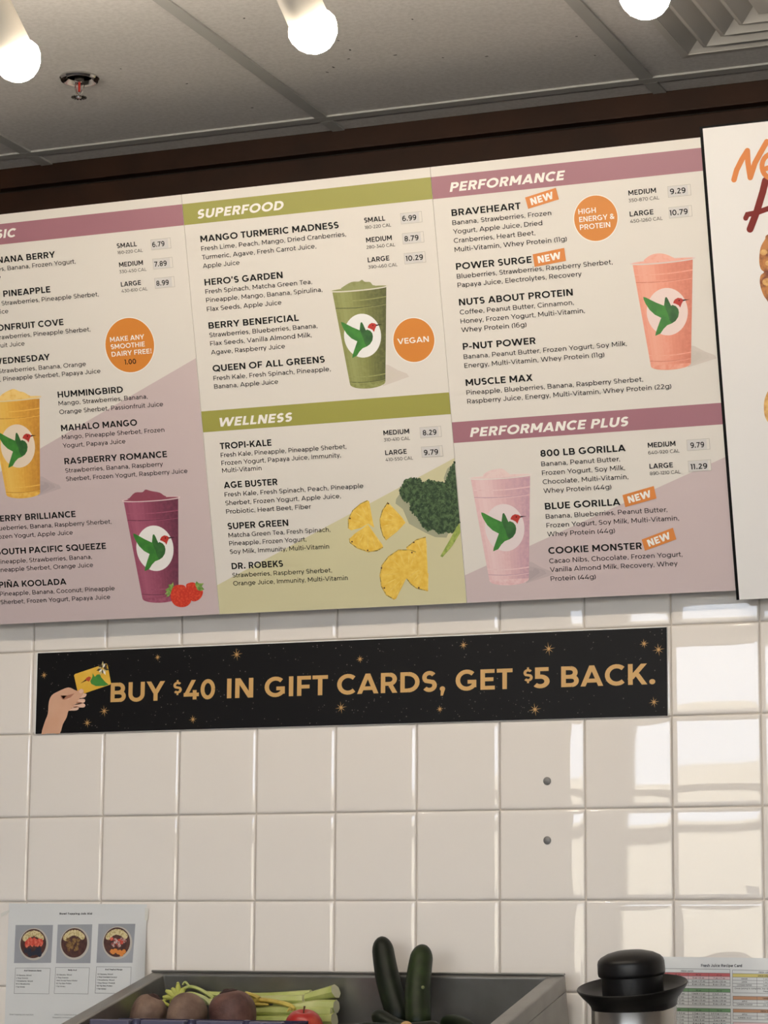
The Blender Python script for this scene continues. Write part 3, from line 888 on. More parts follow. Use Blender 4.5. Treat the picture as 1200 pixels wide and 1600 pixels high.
def board(u0, label, group='menu boards above the tiled wall', w=470.0):
    b = thing('menu_board', label, 'menu board', (u0 / 1000, -0.045, TZ + 0.5), (TILT, 0, 0), group)
    m = MB()
    m.box(0.0003, (w - .3) / 1000, 0, .0035, .005, .752, PAPER)
    m.box(0.0003, (w - .3) / 1000, .0035, .006, .005, .752, EDGE)
    m.build('board', b)
    for x in (.09, .38):
        m = MB()
        m.box(x - .012, x + .012, .006, .009, .60, .70, STEEL)
        m.box(x - .0015, x + .0015, .006, .150, .655, .675, STEEL)
        m.build('mounting_bracket', b)
    return b

def listing(P, pn):
    rows = [r for r in TEXTS if r[0] == pn]
    cur = None
    groups, singles = [], []
    big = sorted([r for r in rows if r[1] in 'bi'], key=lambda r: (0 if pn == 2 else (r[3] > 140 and (pn == 3 or 200 < r[4] < 430)), -r[4]))
    for r in big:
        if r[1] == 'b':
            cur = [r]; groups.append(cur)
        else: cur.append(r)
    for g in groups:
        left = sum(r[3] for r in g if r[3] < 400) / len(g)
        tidy = max(r[3] for r in g) - min(r[3] for r in g) < 3
        for kind, nm in (('b', 'drink_name'), ('i', 'ingredient_list')):
            b = MB()
            for r in g:
                if r[1] == kind: write(b, r[2], left if tidy else r[3], r[4], CAPS[kind], WTS[kind], INK, .6, u1=r[5])
            if b.f: b.build(nm, P)
    return rows

def header(P, v0, v1, colour, row, w=470.0):
    b = MB(); flat(b, [(.4, v0), (w - .4, v0), (w - .4, v1), (.4, v1)], .25, colour)
    o = b.build('heading_band', P)
    b = MB(); write(b, row[2], row[3], row[4], CAPS['h'], WTS['h'], WHITE, .6, u1=row[5], shear=.22)
    b.build('heading_text', o)

def price(P, u, v, row, w=39.0, h=18.6):
    b = MB()
    flat(b, [(u, v), (u + w, v), (u + w, v + h), (u, v + h)], .5, TAGLINE)
    flat(b, [(u + .5, v + .5), (u + w - .5, v + .5), (u + w - .5, v + h - .5), (u + .5, v + h - .5)], .6, PAPER)
    flat(b, [(u + 1, v + 1), (u + w - 5, v + 1), (u + w - 5, v + h - 1), (u + 1, v + h - 1)], .8, TAG)
    o = b.build('price_tag', P)
    b = MB(); write(b, row[2], row[3], row[4], CAPS['p'], WTS['p'], INK, 1.0, u1=row[5])
    b.build('price_digits', o)

def size_labels(P, rows):
    small = [r for r in rows if r[1] == 's']
    for r in small:
        c = min((q for q in rows if q[1] == 'c'), key=lambda q: abs(q[4] - r[4] + 11))
        b = MB()
        write(b, r[2], r[3], r[4], CAPS['s'], WTS['s'], INK, .6, u1=r[5])
        write(b, c[2], c[3], c[4], CAPS['c'], WTS['c'], INK, .6, u1=c[5])
        b.build('size_label', P)

def badge(P, cu, cv, rows, r=37.6):
    b = MB()
    flat(b, ring_pts(cu, cv, r + 1.4, r + 1.4, 56), .4, WHITE)
    flat(b, ring_pts(cu, cv, r, r, 56), .5, ORANGE)
    o = b.build('badge', P)
    b = MB()
    for q in rows: write(b, q[2], q[3], q[4], 9.6 if q[2] == 'VEGAN' else CAPS[q[1]], WTS[q[1]], WHITE if q[1] == 'w' else INK, .8, u1=q[5])
    b.build('badge_text', o)

def new_sticker(P, quad):
    b = MB()
    tl, t_r, br, bl = quad
    flat(b, quad, .8, STICK)
    o = b.build('new_sticker', P)
    a = math.atan2(t_r[1] - tl[1], t_r[0] - tl[0])
    cu, cv = sum(p[0] for p in quad) / 4, sum(p[1] for p in quad) / 4
    b = MB()
    Pp, W = text_polys('NEW', .24, 0)
    wd = 41.0
    ca, sa = math.cos(a), math.sin(a)
    write(b, 'NEW', cu - wd / 2 * ca + 5.9 * sa, cv - wd / 2 * sa - 5.9 * ca, 11.8, .25, WHITE, 1.0, width=wd, ang=a)
    b.build('sticker_text', o)

# board one ------------------------------------------------------
B1 = board(-72, 'left menu board with mauve heading, cropped by the left edge', w=472)
b = MB(); flat(b, [(.6, 5.4), (471.2, 5.4), (471.2, 462.8), (54.8, 285.8), (.6, 262.7)], .2, LILAC); b.build('printed_field', B1)
rows = listing(B1, 1)
header(B1, 698, 735, MAUVE, [r for r in rows if r[1] == 'h'][0], 472)
size_labels(B1, rows)
for u, v, k in ((403.9, 660.2, '6.79'), (404.2, 625.9, '7.89'), (404.3, 591.7, '8.99')): price(B1, u, v, [r for r in rows if r[2] == k][0])
badge(B1, 343.5, 496.0, [r for r in rows if r[1] in 'wk'], 48.6)
cup(B1, 'mango_cup', (41.5, 155.7, 419.0), (46.5, 151.3), 414, (64, 134.4), 243.5, 234.8, 384, 258, (97.5, 330.8, 35.5, 39.7),
    [(71.6, 424.6), (80.5, 429.8), (92.6, 434.1), (101.0, 434.9), (112.1, 429.7), (120.2, 427.7), (128.0, 422.7)],
    ((236, 180, 72), (244, 200, 98), (204, 142, 52), (248, 212, 130), (236, 214, 170), (240, 222, 200), (178, 164, 166), (202, 186, 186)), 'printed picture of a yellow smoothie cup')
cup(B1, 'berry_cup', (298.8, 416.1, 220.2), (302.5, 411.7), 217.3, (322.0, 394.3), 40.0, 30.9, 182.7, 58, (356.3, 129.6, 37.1, 41.1),
    [(315.1, 223.0), (326.7, 231.8), (341.7, 231.8), (348.3, 236.1), (358.6, 233.1), (375.7, 229.0), (383.1, 223.8)],
    ((150, 74, 98), (170, 92, 116), (104, 48, 70), (146, 70, 88), (226, 206, 206), (240, 238, 234), (196, 182, 184)), 'printed picture of a purple smoothie cup', shad=False)
b = MB()
SRED = mat('print_strawberry', (206, 52, 34), .4, noise=((226, 84, 52), 260, .45, .65))
SLEAF = mat('print_strawberry_leaf', (96, 140, 56), .45, noise=((168, 190, 110), 200, .4, .7))
fan(b, smooth_closed([(411.2, 59.9), (418.6, 64.3), (429.0, 63.8), (438.5, 53.9), (443.9, 47.3), (438.5, 36.4), (427.4, 30.6), (418.9, 32.6), (414, 43.7)], 3), .55, SRED)
fan(b, [(429.6, 60.6), (432.8, 66.8), (436.8, 62.7), (447.2, 62.2), (442.3, 56.9), (446.9, 51.1), (439.7, 48.3), (433.0, 51.0)], .6, SLEAF)
fan(b, [(386.7, 61.0), (386.5, 67.4), (382.5, 62.8), (376.4, 63.1), (377.7, 58.2), (369.3, 53.8), (372.5, 50.5), (367.6, 46.0), (372.9, 45.7), (369.7, 40.3), (376.1, 42.4), (382.1, 50.1)], .6, SLEAF)
fan(b, smooth_closed([(382.4, 53.2), (390.2, 60.8), (406.0, 60.9), (412.3, 53.5), (419.4, 37.3), (416.7, 27.9), (407.3, 21.9), (393.3, 21.8), (383.4, 27.7), (378.4, 39.1)], 3), .65, SRED)
tag(b.build('printed_strawberries', B1), 'printed picture of two strawberries')

# board two ------------------------------------------------------
B2 = board(400, 'middle menu board with olive green headings and printed pineapple')
b = MB(); flat(b, [(.6, 5.4), (469.2, 5.4), (469.2, 255.2), (.6, 57.4)], .2, PALEGREEN); b.build('printed_field', B2)
rows = listing(B2, 2)
hs = sorted([r for r in rows if r[1] == 'h'], key=lambda r: -r[4])
header(B2, 698, 735, OLIVE, hs[0]); header(B2, 330.8, 368, OLIVE, hs[1])
size_labels(B2, rows)
for u, v, k in ((408.8, 660.8, '6.99'), (409, 626.5, '8.79'), (409.1, 592.4, '10.29'), (410.8, 293.2, '8.29'), (410.4, 259.6, '9.79')): price(B2, u, v, [r for r in rows if r[2] == k and r[1] == 'p'][0])
badge(B2, 413.9, 462.0, [r for r in rows if r[1] == 'w'])
cup(B2, 'green_cup', (266.4, 375.5, 560.3), (271.0, 371.7), 556.5, (289.0, 355.1), 395, 385.4, 528, 409, (320.1, 477.0, 34.5, 37.9),
    [(292.1, 564.0), (308.1, 570.7), (322, 570.5), (328.0, 573.0), (333, 569), (342.7, 567.7), (346.7, 562.3)],
    ((134, 138, 76), (156, 160, 100), (88, 92, 50), (150, 154, 100), (226, 222, 208), (240, 240, 238), (214, 206, 194)), 'printed picture of a green smoothie cup')
KALE = mat('print_kale', (38, 62, 36), .45, noise=((92, 118, 74), 150, .42, .66))
KSH = mat('print_kale_shadow', (166, 166, 138), .5)  # printed shadow of the kale leaf, as grey-green ink
b = MB()
KO = [(386.3, 225.4), (375.5, 221.2), (364.8, 206.3), (366.8, 194.5), (372.3, 186.4), (382.4, 183.8), (381.2, 170.3), (392.5, 158.0), (401.4, 142.0), (409.0, 133.8), (421.6, 137.0), (429.1, 127.9), (441.6, 130.1), (453.7, 127.5), (465.0, 138.5), (469.4, 147.9), (469.3, 165.3), (469.3, 190.4), (469.3, 248.2), (464.0, 240.9), (456.7, 228.5), (449.4, 213.3), (443.2, 215.2), (431.0, 216.9), (418.9, 220.5), (407.1, 215.4), (402.7, 223.4)]
fan(b, [(364.2, 200.5), (356.1, 191.2), (354.3, 183.5), (366.9, 173.1), (376.0, 147.2), (404.5, 130.1), (422.3, 121.4), (442.7, 119.4), (447.6, 127.8), (440, 150), (412.4, 160), (375.1, 198.0)], .25, KSH)
fan(b, [(469, 247), (455, 238), (447, 222), (450, 205), (469, 200)], .25, KSH)
fan(b, KO, .5, KALE)
kr = random.Random(5)
KL = mat('print_kale_light', (112, 136, 92), .45, noise=((60, 86, 54), 300, .4, .6))
KD = mat('print_kale_dark', (24, 42, 26), .45)
def inside(p, poly):
    r = False
    for (x0, y0), (x1, y1) in zip(poly, poly[1:] + poly[:1]):
        if (y0 > p[1]) != (y1 > p[1]) and p[0] < (x1 - x0) * (p[1] - y0) / (y1 - y0) + x0: r = not r
    return r
for (x0, y0), (x1, y1) in zip(KO, KO[1:] + KO[:1]):          # frilled edge
    if x0 > 466 and x1 > 466: continue
    L = math.hypot(x1 - x0, y1 - y0)
    for q in range(int(L / 2.2) + 1):
        t = q / (L / 2.2 + .01)
        flat(b, ring_pts(x0 + (x1 - x0) * t + kr.gauss(0, .7), y0 + (y1 - y0) * t + kr.gauss(0, .7), kr.uniform(1.0, 2.3), kr.uniform(1.0, 2.3), 9), .505 + .0005 * kr.randrange(100), KALE)
n = 0
while n < 330:
    p = (kr.uniform(366, 469), kr.uniform(129, 246))
    if not inside(p, KO): continue
    n += 1
    a = kr.uniform(0, 6.3); l, w_ = kr.uniform(1.2, 3.4), kr.uniform(.4, .95)
    ca, sa = math.cos(a), math.sin(a)
    flat(b, [(min(469.3, p[0] + x * ca - y * sa), p[1] + x * sa + y * ca) for x, y in ((-l, 0), (-.3 * l, w_), (.5 * l, w_ * 1.1), (l, 0), (.4 * l, -w_ * .2), (-.4 * l, -w_ * .3))], .56 + .0002 * n, KL if n % 2 else KD)
tag(b.build('printed_kale', B2), 'printed picture of a dark green kale leaf')
b = MB(); fan(b, [(469.3, 144.0), (462.8, 136.7), (446.2, 112.4), (428.6, 88.1), (432.5, 86.0), (451.7, 104.4), (469.0, 126.7)], .7, mat('print_kale_stem', (176, 190, 96), .45, noise=((120, 146, 60), 120, .4, .7))); b.build('printed_kale_stem', B2)
PINE = mat('print_pineapple', (232, 186, 62), .42, noise=((246, 214, 104), 90, .35, .7))
PINE2 = mat('print_pineapple_pale', (244, 214, 116), .42, noise=((230, 186, 70), 130, .4, .7))
RIND = mat('print_pineapple_rind', (120, 104, 44), .5, noise=((214, 178, 84), 160, .4, .6))
EYE = mat('print_pineapple_eye', (74, 34, 24), .5)
def pine(pts, rind, eyes, off, ray0):
    b = MB()
    fan(b, pts, off, PINE)
    c = ray0
    for (x, y) in rind[::1]:
        dx, dy = c[0] - x, c[1] - y
        L = math.hypot(dx, dy)
        nx, ny = -dy / L, dx / L
        flat(b, [(x + dx * .08, y + dy * .08), (x + dx * .3 + nx * 1.1, y + dy * .3 + ny * 1.1), (x + dx * .8, y + dy * .8), (x + dx * .3 - nx * 1.1, y + dy * .3 - ny * 1.1)], off + .03, PINE2)
    inner = [(x + (c[0] - x) * .035, y + (c[1] - y) * .035) for x, y in rind]
    for a, d, e, f in zip(rind, rind[1:], inner[1:], inner): flat(b, [a, d, e, f], off + .05, RIND)
    for x, y in eyes: flat(b, ring_pts(x, y, 1.6, 1.4, 9), off + .07, EYE)
    tag(b.build('printed_pineapple_slice', B2), 'printed picture of a pineapple slice')
pine([(301.7, 192.4), (288.6, 187.3), (272.8, 176.4), (263.0, 161.2), (261.5, 145.6), (267.4, 141.4), (286.8, 145.2), (300.0, 151.4), (310.9, 143.9), (308.9, 156.8), (305.7, 190.2)], [(303, 192.4), (288.6, 187.3), (272.8, 176.4), (263.0, 161.2), (261.5, 145.6)], [(267, 162.5)], .4, (306, 150))
pine([(299.5, 150.4), (261.8, 126.9), (262.2, 120.0), (275.0, 109.5), (295.4, 101.6), (312.3, 102.7), (324.3, 108.0), (323.7, 112.9)], [(261.8, 126.9), (262.2, 120.0), (275.0, 109.5), (295.4, 101.6), (312.3, 102.7), (324.3, 108.0)], [(267, 121.5), (295, 105)], .55, (299.5, 150.4))
pine([(340.1, 187.2), (328.3, 173.3), (322.1, 158.0), (322.0, 144.3), (325.2, 128.5), (330.7, 120.4), (353.0, 134.8), (369.9, 149.5), (363.6, 159.6)], [(340.1, 187.2), (328.3, 173.3), (322.1, 158.0), (322.0, 144.3), (325.2, 128.5), (330.7, 120.4)], [(341, 184)], .4, (366, 152))
pine([(404.9, 123.3), (386.9, 119.4), (367.1, 106.8), (372, 80), (362.1, 52.4), (379.1, 34.0), (400.4, 28.1), (403.7, 75.7)], [(404.9, 123.3), (386.9, 119.4), (367.1, 106.8)], [(382, 114.5)], .4, (403, 75))
pine([(404, 60), (362.1, 52.4), (379.1, 34.0), (400.4, 28.1)], [(362.1, 52.4), (369, 42), (379.1, 34.0), (400.4, 28.1)], [(384, 35.5)], .42, (403, 75))
pine([(385.0, 98.1), (372.9, 102.6), (352.2, 103.6), (332.4, 92.9), (318.4, 77.9), (313.0, 60.5), (313.9, 40.9), (321.9, 24.8), (335.7, 16.4), (340.1, 18.1), (362.1, 52.4), (375.6, 86.8)], [(385.0, 98.1), (372.9, 102.6), (352.2, 103.6), (332.4, 92.9), (318.4, 77.9), (313.0, 60.5), (313.9, 40.9), (321.9, 24.8), (335.7, 16.4)], [(318, 73), (320, 38), (377, 97)], .55, (366, 62))

# board three ----------------------------------------------------
B3 = board(870, 'right menu board with two mauve headings and four orange stickers', w=476.5)
b = MB(); flat(b, [(.6, 5.4), (475.8, 5.4), (475.8, 227.8), (.6, 53.0)], .2, LILAC); b.build('printed_field', B3)
rows = listing(B3, 3)
hs = sorted([r for r in rows if r[1] == 'h'], key=lambda r: -r[4])
header(B3, 697.5, 735, MAUVE, hs[0], 476.5); header(B3, 281, 316.5, MAUVE, hs[1], 476.5)
size_labels(B3, rows)
for u, v, k in ((411.6, 659.8, '9.29'), (410.7, 625.3, '10.79'), (409.9, 241.2, '9.79'), (409.5, 206.2, '11.29')): price(B3, u, v, [r for r in rows if r[2] == k and r[1] == 'p'][0], h=18.2)
badge(B3, 285.0, 637.9, [r for r in rows if r[1] == 'w'])
for q in ([(164.9, 684.2), (219.9, 694.9), (223.8, 675.3), (168.7, 664.8)], [(170.1, 588.3), (226.0, 594.0), (227.4, 572.2), (171.6, 567.0)], [(292.6, 174.4), (347.9, 186.4), (350.9, 165.4), (295.8, 153.9)], [(319.7, 98.1), (375.1, 115.0), (379.3, 95.3), (323.6, 79.0)]):
    new_sticker(B3, q)
cup(B3, 'coral_cup', (337.3, 449.4, 559.0), (342.0, 444.6), 555.0, (359.3, 427.8), 385.0, 377.0, 525.5, 404, (394.5, 473.2, 35.1, 39.2),
    [(365.9, 564.4), (376.8, 569.3), (388.9, 570.0), (400.7, 567.1), (409.4, 562.4)],
    ((236, 154, 130), (242, 174, 152), (214, 128, 106), (242, 182, 164), (226, 210, 206), (240, 218, 212), (206, 198, 188)), 'printed picture of a coral pink smoothie cup')
cup(B3, 'rose_cup', (21.6, 137.2, 220.5), (26.0, 132.9), 217.2, (44.2, 115.5), 41.5, 32.0, 185.5, 62, (79.8, 131.0, 35.5, 40.5),
    [(52.7, 226.2), (64.0, 230.5), (83.2, 231.6), (92.3, 225.3)],
    ((226, 186, 188), (236, 206, 206), (198, 158, 172), (236, 212, 208), (232, 224, 218), (232, 218, 218), (178, 164, 166), (202, 186, 186)), 'printed picture of a pale pink smoothie cup')

# poster to the right -------------------------------------------
PO = thing('poster_board', 'white poster in black frame with orange and red brush lettering, right edge', 'poster', (1.3505, -0.055, TZ + 0.5), (TILT, 0, 0))
b = MB(); b.box(.0008, .47, -.002, .001, -.0115, .7625, mat('poster_paper', (236, 234, 232), .4)); b.build('board', PO)
b = MB(); b.box(-.0050, .474, .001, .016, -.0122, .766, mat('poster_frame_black', (8, 8, 8), .6, spec=.15)); b.build('frame', PO)
b = MB(); b.box(.1, .12, .016, .14, .655, .675, STEEL); b.box(.35, .37, .016, .14, .655, .675, STEEL); b.build('mounting_bracket', PO)
PORANGE = mat('brush_orange', (220, 126, 42), .45)
PRED = mat('brush_red', (126, 30, 22), .45, spec=.25)
def brush(b, pts, w, m, off):
    out = []
    strip(pts, w, out)
    for i, q in enumerate(out): flat(b, q, off + .01 * i, m)
    for i, p in enumerate(pts): flat(b, ring_pts(p[0], p[1], w / 2, w / 2, 16), off - .01 - .01 * i, m)
b = MB()
brush(b, [(46.3, 674.7), (52, 690), (62, 706), (72, 719)], 9, PORANGE, 2.4)
brush(b, [(72, 719), (71.5, 700), (73.4, 675.5)], 9, PORANGE, 2.4)
brush(b, [(73.4, 675.5), (83, 698), (93, 713), (105, 730)], 9, PORANGE, 2.4)
brush(b, [(96, 686), (126, 694)] + arc_pts(112, 690, 18, 20, 15, 320), 8.0, PORANGE, 2.4)
b.build('brush_word', PO)
b = MB()
brush(b, [(66.5, 592.5), (80, 620), (92, 650), (98, 668)], 11.5, PRED, 2.4)
brush(b, [(60.8, 611), (64, 616.5), (80, 618), (100, 623), (128, 630)], 8.5, PRED, 2.4)
brush(b, [(120, 596), (130, 640), (140, 672)], 11, PRED, 2.4)
b.build('brush_word', PO)
FOOD = mat('print_baked_crust', (196, 128, 62), .45, noise=((122, 58, 26), 60, .45, .62))
FOOD2 = mat('print_baked_light', (232, 190, 116), .45, noise=((190, 120, 60), 90, .4, .7))
b = MB()
fan(b, smooth_closed([(99, 583), (90, 574), (81.4, 560.6), (77.6, 540.2), (79.2, 527), (84, 521), (78, 516), (75.8, 503.9), (78.9, 488.0), (84.5, 477), (100, 462), (170, 450), (260, 470), (290, 530), (250, 590), (170, 606)], 4), 2.3, FOOD)
for (x, y, r) in ((86, 553, 6), (88, 505, 8), (92, 535, 5), (95, 490, 6), (110, 560, 9), (120, 510, 12), (150, 540, 14), (200, 500, 16), (180, 570, 10)): flat(b, ring_pts(x, y, r, r * .8, 14), 2.5, FOOD2)
b.build('printed_food', PO)
b = MB(); fan(b, smooth_closed([(72, 322), (66.5, 300.4), (70, 280), (90, 262), (140, 262), (160, 300), (130, 340), (90, 340)], 4), 2.3, FOOD2); b.build('printed_food', PO)

# black banner ---------------------------------------------------
BA = thing('banner_sign', 'long black sign with gold lettering across the white tiled wall', 'banner', (0.0100, -0.0080, 1.6040))
FOAM = mat('foam_board_white', (236, 234, 230), .5)
BLACK = mat('banner_black', (13, 11, 12), .45, spec=.2)
GOLD = mat('ink_gold', (210, 166, 100), .4)
b = MB(); b.box(0, 1.204, 0.0002, .0034, 0, .151, FOAM); b.build('board', BA)
b = MB(); flat(b, [(2.0, .5), (1203.6, .5), (1203.6, 149.6), (2.0, 149.6)], .1, BLACK); b.build('printed_face', BA)
for s, u0, u1 in (('BUY', 155.4, 265.4), ('40', 303.2, 365.6), ('IN', 389.2, 440.8), ('GIFT', 463, 585.3), ('CARDS,', 603.2, 805.9), ('GET', 825.3, 929.4), ('5', 967.6, 996.3), ('BACK.', 1017, 1182.9)):
    b = MB(); write(b, s, u0, 54.4, 35.2, .20, GOLD, .4, u1=u1); b.build('banner_text', BA)
for u0, u1 in ((282.4, 299.4), (949.2, 966.0)):
    b = MB(); write(b, '$', u0, 66.5, 20.5, .20, GOLD, .4, u1=u1); b.build('banner_text', BA)
for x, y, r in ((16.6, 108.4, 7.5), (249.3, 133.1, 6.5), (407.2, 132.5, 12), (143.1, 38.7, 11), (108.9, 18.0, 9.5), (322.6, 18.6, 8), (610.8, 31.4, 11.5), (646.0, 115.6, 7.5), (839.6, 133.1, 8.5), (994.7, 120.7, 12), (1163.9, 123.3, 8.5), (1189.0, 112.3, 11), (796.3, 23.4, 7), (969.8, 17.8, 11.5), (1180.2, 24.1, 9.5)):
    b = MB()
    for k in range(8):
        a = math.radians(45 * k + 8)
        L = r * (1.0 if k % 2 == 0 else .82)
        flat(b, [(x + L * math.cos(a), y + L * math.sin(a)), (x + .8 * math.cos(a + 1.57), y + .8 * math.sin(a + 1.57)), (x, y), (x + .8 * math.cos(a - 1.57), y + .8 * math.sin(a - 1.57))], .3, GOLD)
    b.build('printed_star', BA)
b = MB()
DOT = mat('ink_star_dust', (92, 84, 80), .5)
kr = random.Random(11)
for k in range(420):
    x, y = kr.uniform(5, 1198), kr.uniform(4, 146)
    if 150 < x < 1190 and 48 < y < 95 and kr.random() < .6: continue
    r = kr.uniform(.4, 1.15)
    flat(b, ring_pts(x, y, r, r, 8), .2, DOT)
tag(b.build('star_dust', BA), kind='stuff')
YEL = mat('print_gold_card', (226, 176, 52), .4, noise=((240, 200, 84), 20, .4, .7))
b = MB(); flat(b, [(79.0, 105.8), (81, 108.4), (145, 125.5), (147.6, 124), (155.8, 88.5), (154, 86.6), (91, 69.3), (88.6, 71)], .3, YEL); card = b.build('printed_gift_card', BA)
b = MB()
fan(b, [(117.5, 108.9), (122.1, 101.9), (126.4, 105.7), (132.9, 106.4), (135.3, 100.5), (144.3, 91.4), (151.0, 86.7), (142.3, 84.6), (124.8, 84.8), (114.8, 89.4), (113.1, 94.4), (117.3, 102.1)], .5, BGREEN)
fan(b, [(114.4, 101.2), (110.0, 102.9), (105.6, 101.1), (102.0, 97.3), (104.7, 95.6), (110.2, 93.5), (113.0, 96.9)], .5, mat('emblem_rust', (186, 74, 36), .4))
fan(b, [(102.9, 97.3), (92.7, 90.7), (105.8, 95.6)], .5, INK)
b.build('emblem', card)
b = MB()
BOW = mat('print_bow_gold', (206, 190, 130), .35); BOWD = mat('print_bow_dark', (70, 56, 34), .35)
for k in range(14):
    a = 2 * math.pi * k / 14 + .2
    L = 13.5 if k % 2 else 10
    ca, sa = math.cos(a), math.sin(a)
    flat(b, [(138.1 + x * ca - y * sa, 116.5 + x * sa + y * ca) for x, y in ((1.5, 0), (L * .6, 2.6), (L, .6), (L * .6, -1.8))], .6 + .01 * k, (BOW, BOWD, WHITE)[k % 3 if k % 5 else 1])
b.build('printed_bow', BA)
SKIN = mat('print_skin', (214, 164, 134), .45, noise=((222, 178, 150), 14, .4, .7))
SKIN2 = mat('print_skin_light', (232, 192, 168), .45)
SKIN3 = mat('print_skin_dark', (176, 118, 92), .45)
b = MB()
fan(b, smooth_closed([(14.7, .6), (20.7, 21.8), (26.8, 37.3), (28.0, 56.9), (33.6, 70.4), (47.8, 77.8), (67.5, 84.1), (80.9, 79.3), (87.6, 76.6), (92, 74), (92, 66), (88, 60), (80, 50), (69.9, 42.0), (65.9, 29.3), (58.5, 16.8), (52.8, .6), (40, .6), (25, .6)], 3), .3, SKIN)
for pts in ([(66, 62), (90, 71), (104.9, 71.6), (104.4, 66.7), (97, 64)], [(70, 54), (92, 62), (102, 61.5), (103.4, 57.8), (100, 55), (88, 52)], [(70, 47), (90, 55), (101, 53.5), (104, 50), (101, 46.6), (90, 46.8)], [(70, 42), (82, 48.5), (89, 48), (90.5, 44.5), (86, 41.6), (75, 41.5)]):
    fan(b, smooth_closed(pts, 3), .4, SKIN2)
for pts in ([(52.5, 69.9), (59.3, 61.8), (72.5, 65.3), (81.1, 72.9), (65.8, 69.4), (57.1, 61.9), (53.7, 64.9)], [(70, 55), (88, 57.5), (98, 55), (86, 54.6)], [(72, 48.6), (86, 49.6), (92, 48), (84, 47.4)]):
    fan(b, pts, .45, SKIN3)
fan(b, smooth_closed([(56, 52), (66, 60), (78, 69.5), (87.6, 77.2), (95.2, 80.9), (100.4, 76.8), (97.8, 69.4), (88.1, 59.0), (78.4, 48.5), (67.6, 40.0), (58, 40)], 3), .5, SKIN)
fan(b, smooth_closed([(90, 77.5), (95.4, 80.6), (99.4, 76.8), (96.5, 73), (92, 73)], 3), .55, SKIN2)
tag(b.build('printed_hand', BA), 'printed picture of a hand holding a gold gift card')
# ---------------------------------------------------------------- counter
STEELC = mat('brushed_steel', (150, 148, 144), .34, metal=1.0, noise=((128, 126, 122), 30, .4, .6))
ct = thing('back_counter', 'low steel topped counter against the tiled wall, below the picture edge', 'counter', (0.6, -0.33, 0))
b = MB(); b.box(-1.6, 1.9, -.36, .31, .0, .91, mat('counter_laminate', (120, 112, 104), .5)); b.build('cabinet', ct)
b = MB(); b.box(-1.62, 1.92, -.38, .314, .91, .95, STEELC); b.build('counter_top', ct, bevel=.004)

# ---------------------------------------------------------------- sheets on the wall
LAM = mat('laminated_paper', (224, 225, 224), .28)
TINK = mat('sheet_ink', (44, 44, 48), .5)
RULE = mat('sheet_rule', (84, 84, 88), .5)
def curl(b, amount, wdt, hgt, pw=4):
    for i, (x, y, z) in enumerate(b.v):
        c = amount * max(0, min(1.2, (x / wdt - .905) / .095)) ** 2 * max(0, min(1.6, -z / hgt)) ** 1.5
        b.v[i] = (x + .5 * c, y - c, z)
JA = thing('instruction_sheet', 'laminated sheet with three printed bowl photos, left of the steel bin', 'sheet', (-0.0340, -0.0062, 1.2970))
def sheet(b, x0, x1, y0, y1, ang=0.0, n=40, m=None):
    ca, sa = math.cos(ang), math.sin(ang)
    v, f = [], []
    for i in range(n + 1):
        for j in range(n + 1):
            x, y = x0 + (x1 - x0) * i / n, y0 + (y1 - y0) * j / n
            v.append(((x * ca - y * sa) / 1000, 0, (x * sa + y * ca) / 1000))
    for i in range(n):
        for j in range(n):
            f.append((i * (n + 1) + j, (i + 1) * (n + 1) + j, (i + 1) * (n + 1) + j + 1, i * (n + 1) + j + 1))
    b.mesh(v, f, m or LAM)
    b.mesh([(x, .0006, z) for x, y, z in v], [tuple(reversed(q)) for q in f], m or LAM)
AMT = .024
b = MB(); sheet(b, 0, 281, -217, 0, -.0085); curl(b, AMT, .281, .136); b.build('paper', JA, smooth=True)
def rect_line(b, x0, x1, y0, y1, t, m, off=.4, sk=0.0):
    for p in (((x0, y0), (x1, y0), (x1, y0 + t), (x0, y0 + t)), ((x0, y1 - t), (x1, y1 - t), (x1, y1), (x0, y1)), ((x0, y0), (x0 + t, y0), (x0 + t, y1), (x0, y1)), ((x1 - t, y0), (x1, y0), (x1, y1), (x1 - t, y1))):
        flat(b, [(x + (y - y1) * sk, y) for x, y in p], off, m)
b = MB()
write(b, 'Bowl Topping Job Aid', 105.3, -20.5, 3.3, .22, TINK, .4, u1=171.4)
write(b, 'Bowl Topping Job Aid 2024', 8.2, -200.3, 2.0, .11, TINK, .4, u1=57.6)
write(b, 'STRICTLY CONFIDENTIAL', 100.2, -199.6, 2.0, .11, TINK, .4, u1=147)
write(b, 'Property of Robeks', 96.8, -204.6, 2.0, .11, TINK, .4, u1=138)
curl(b, AMT, .281, .136); b.build('sheet_text', JA)
BOXES = ((17.3, 89.4, -116.2, -162.2, 'Acai Strawnana Berry', ['1/2 Banana, Sliced', '2 Tbsp Granola', '1 Strawberry, Sliced', '10-12 Blueberries', '1 Tsp Honey']),
         (99.8, 169.0, -114.6, -161.5, 'Nutty Acai', ['1/2 Banana, Sliced', '2 Tbsp Granola', '1 #40 Scoop Peanut Butter', '1/2 Tsp Bee Pollen', '1 Tsp Honey']),
         (182.7, 253.1, -113.0, -160.0, 'Acai Tropical Mango', ['1/2 Banana, Sliced', '2 Tbsp Shredded Coconut', '1 Strawberry, Sliced', '1 Tbsp Mango (Thawed)', '1/2 Tsp Bee Pollen', '1 Tsp Honey']))
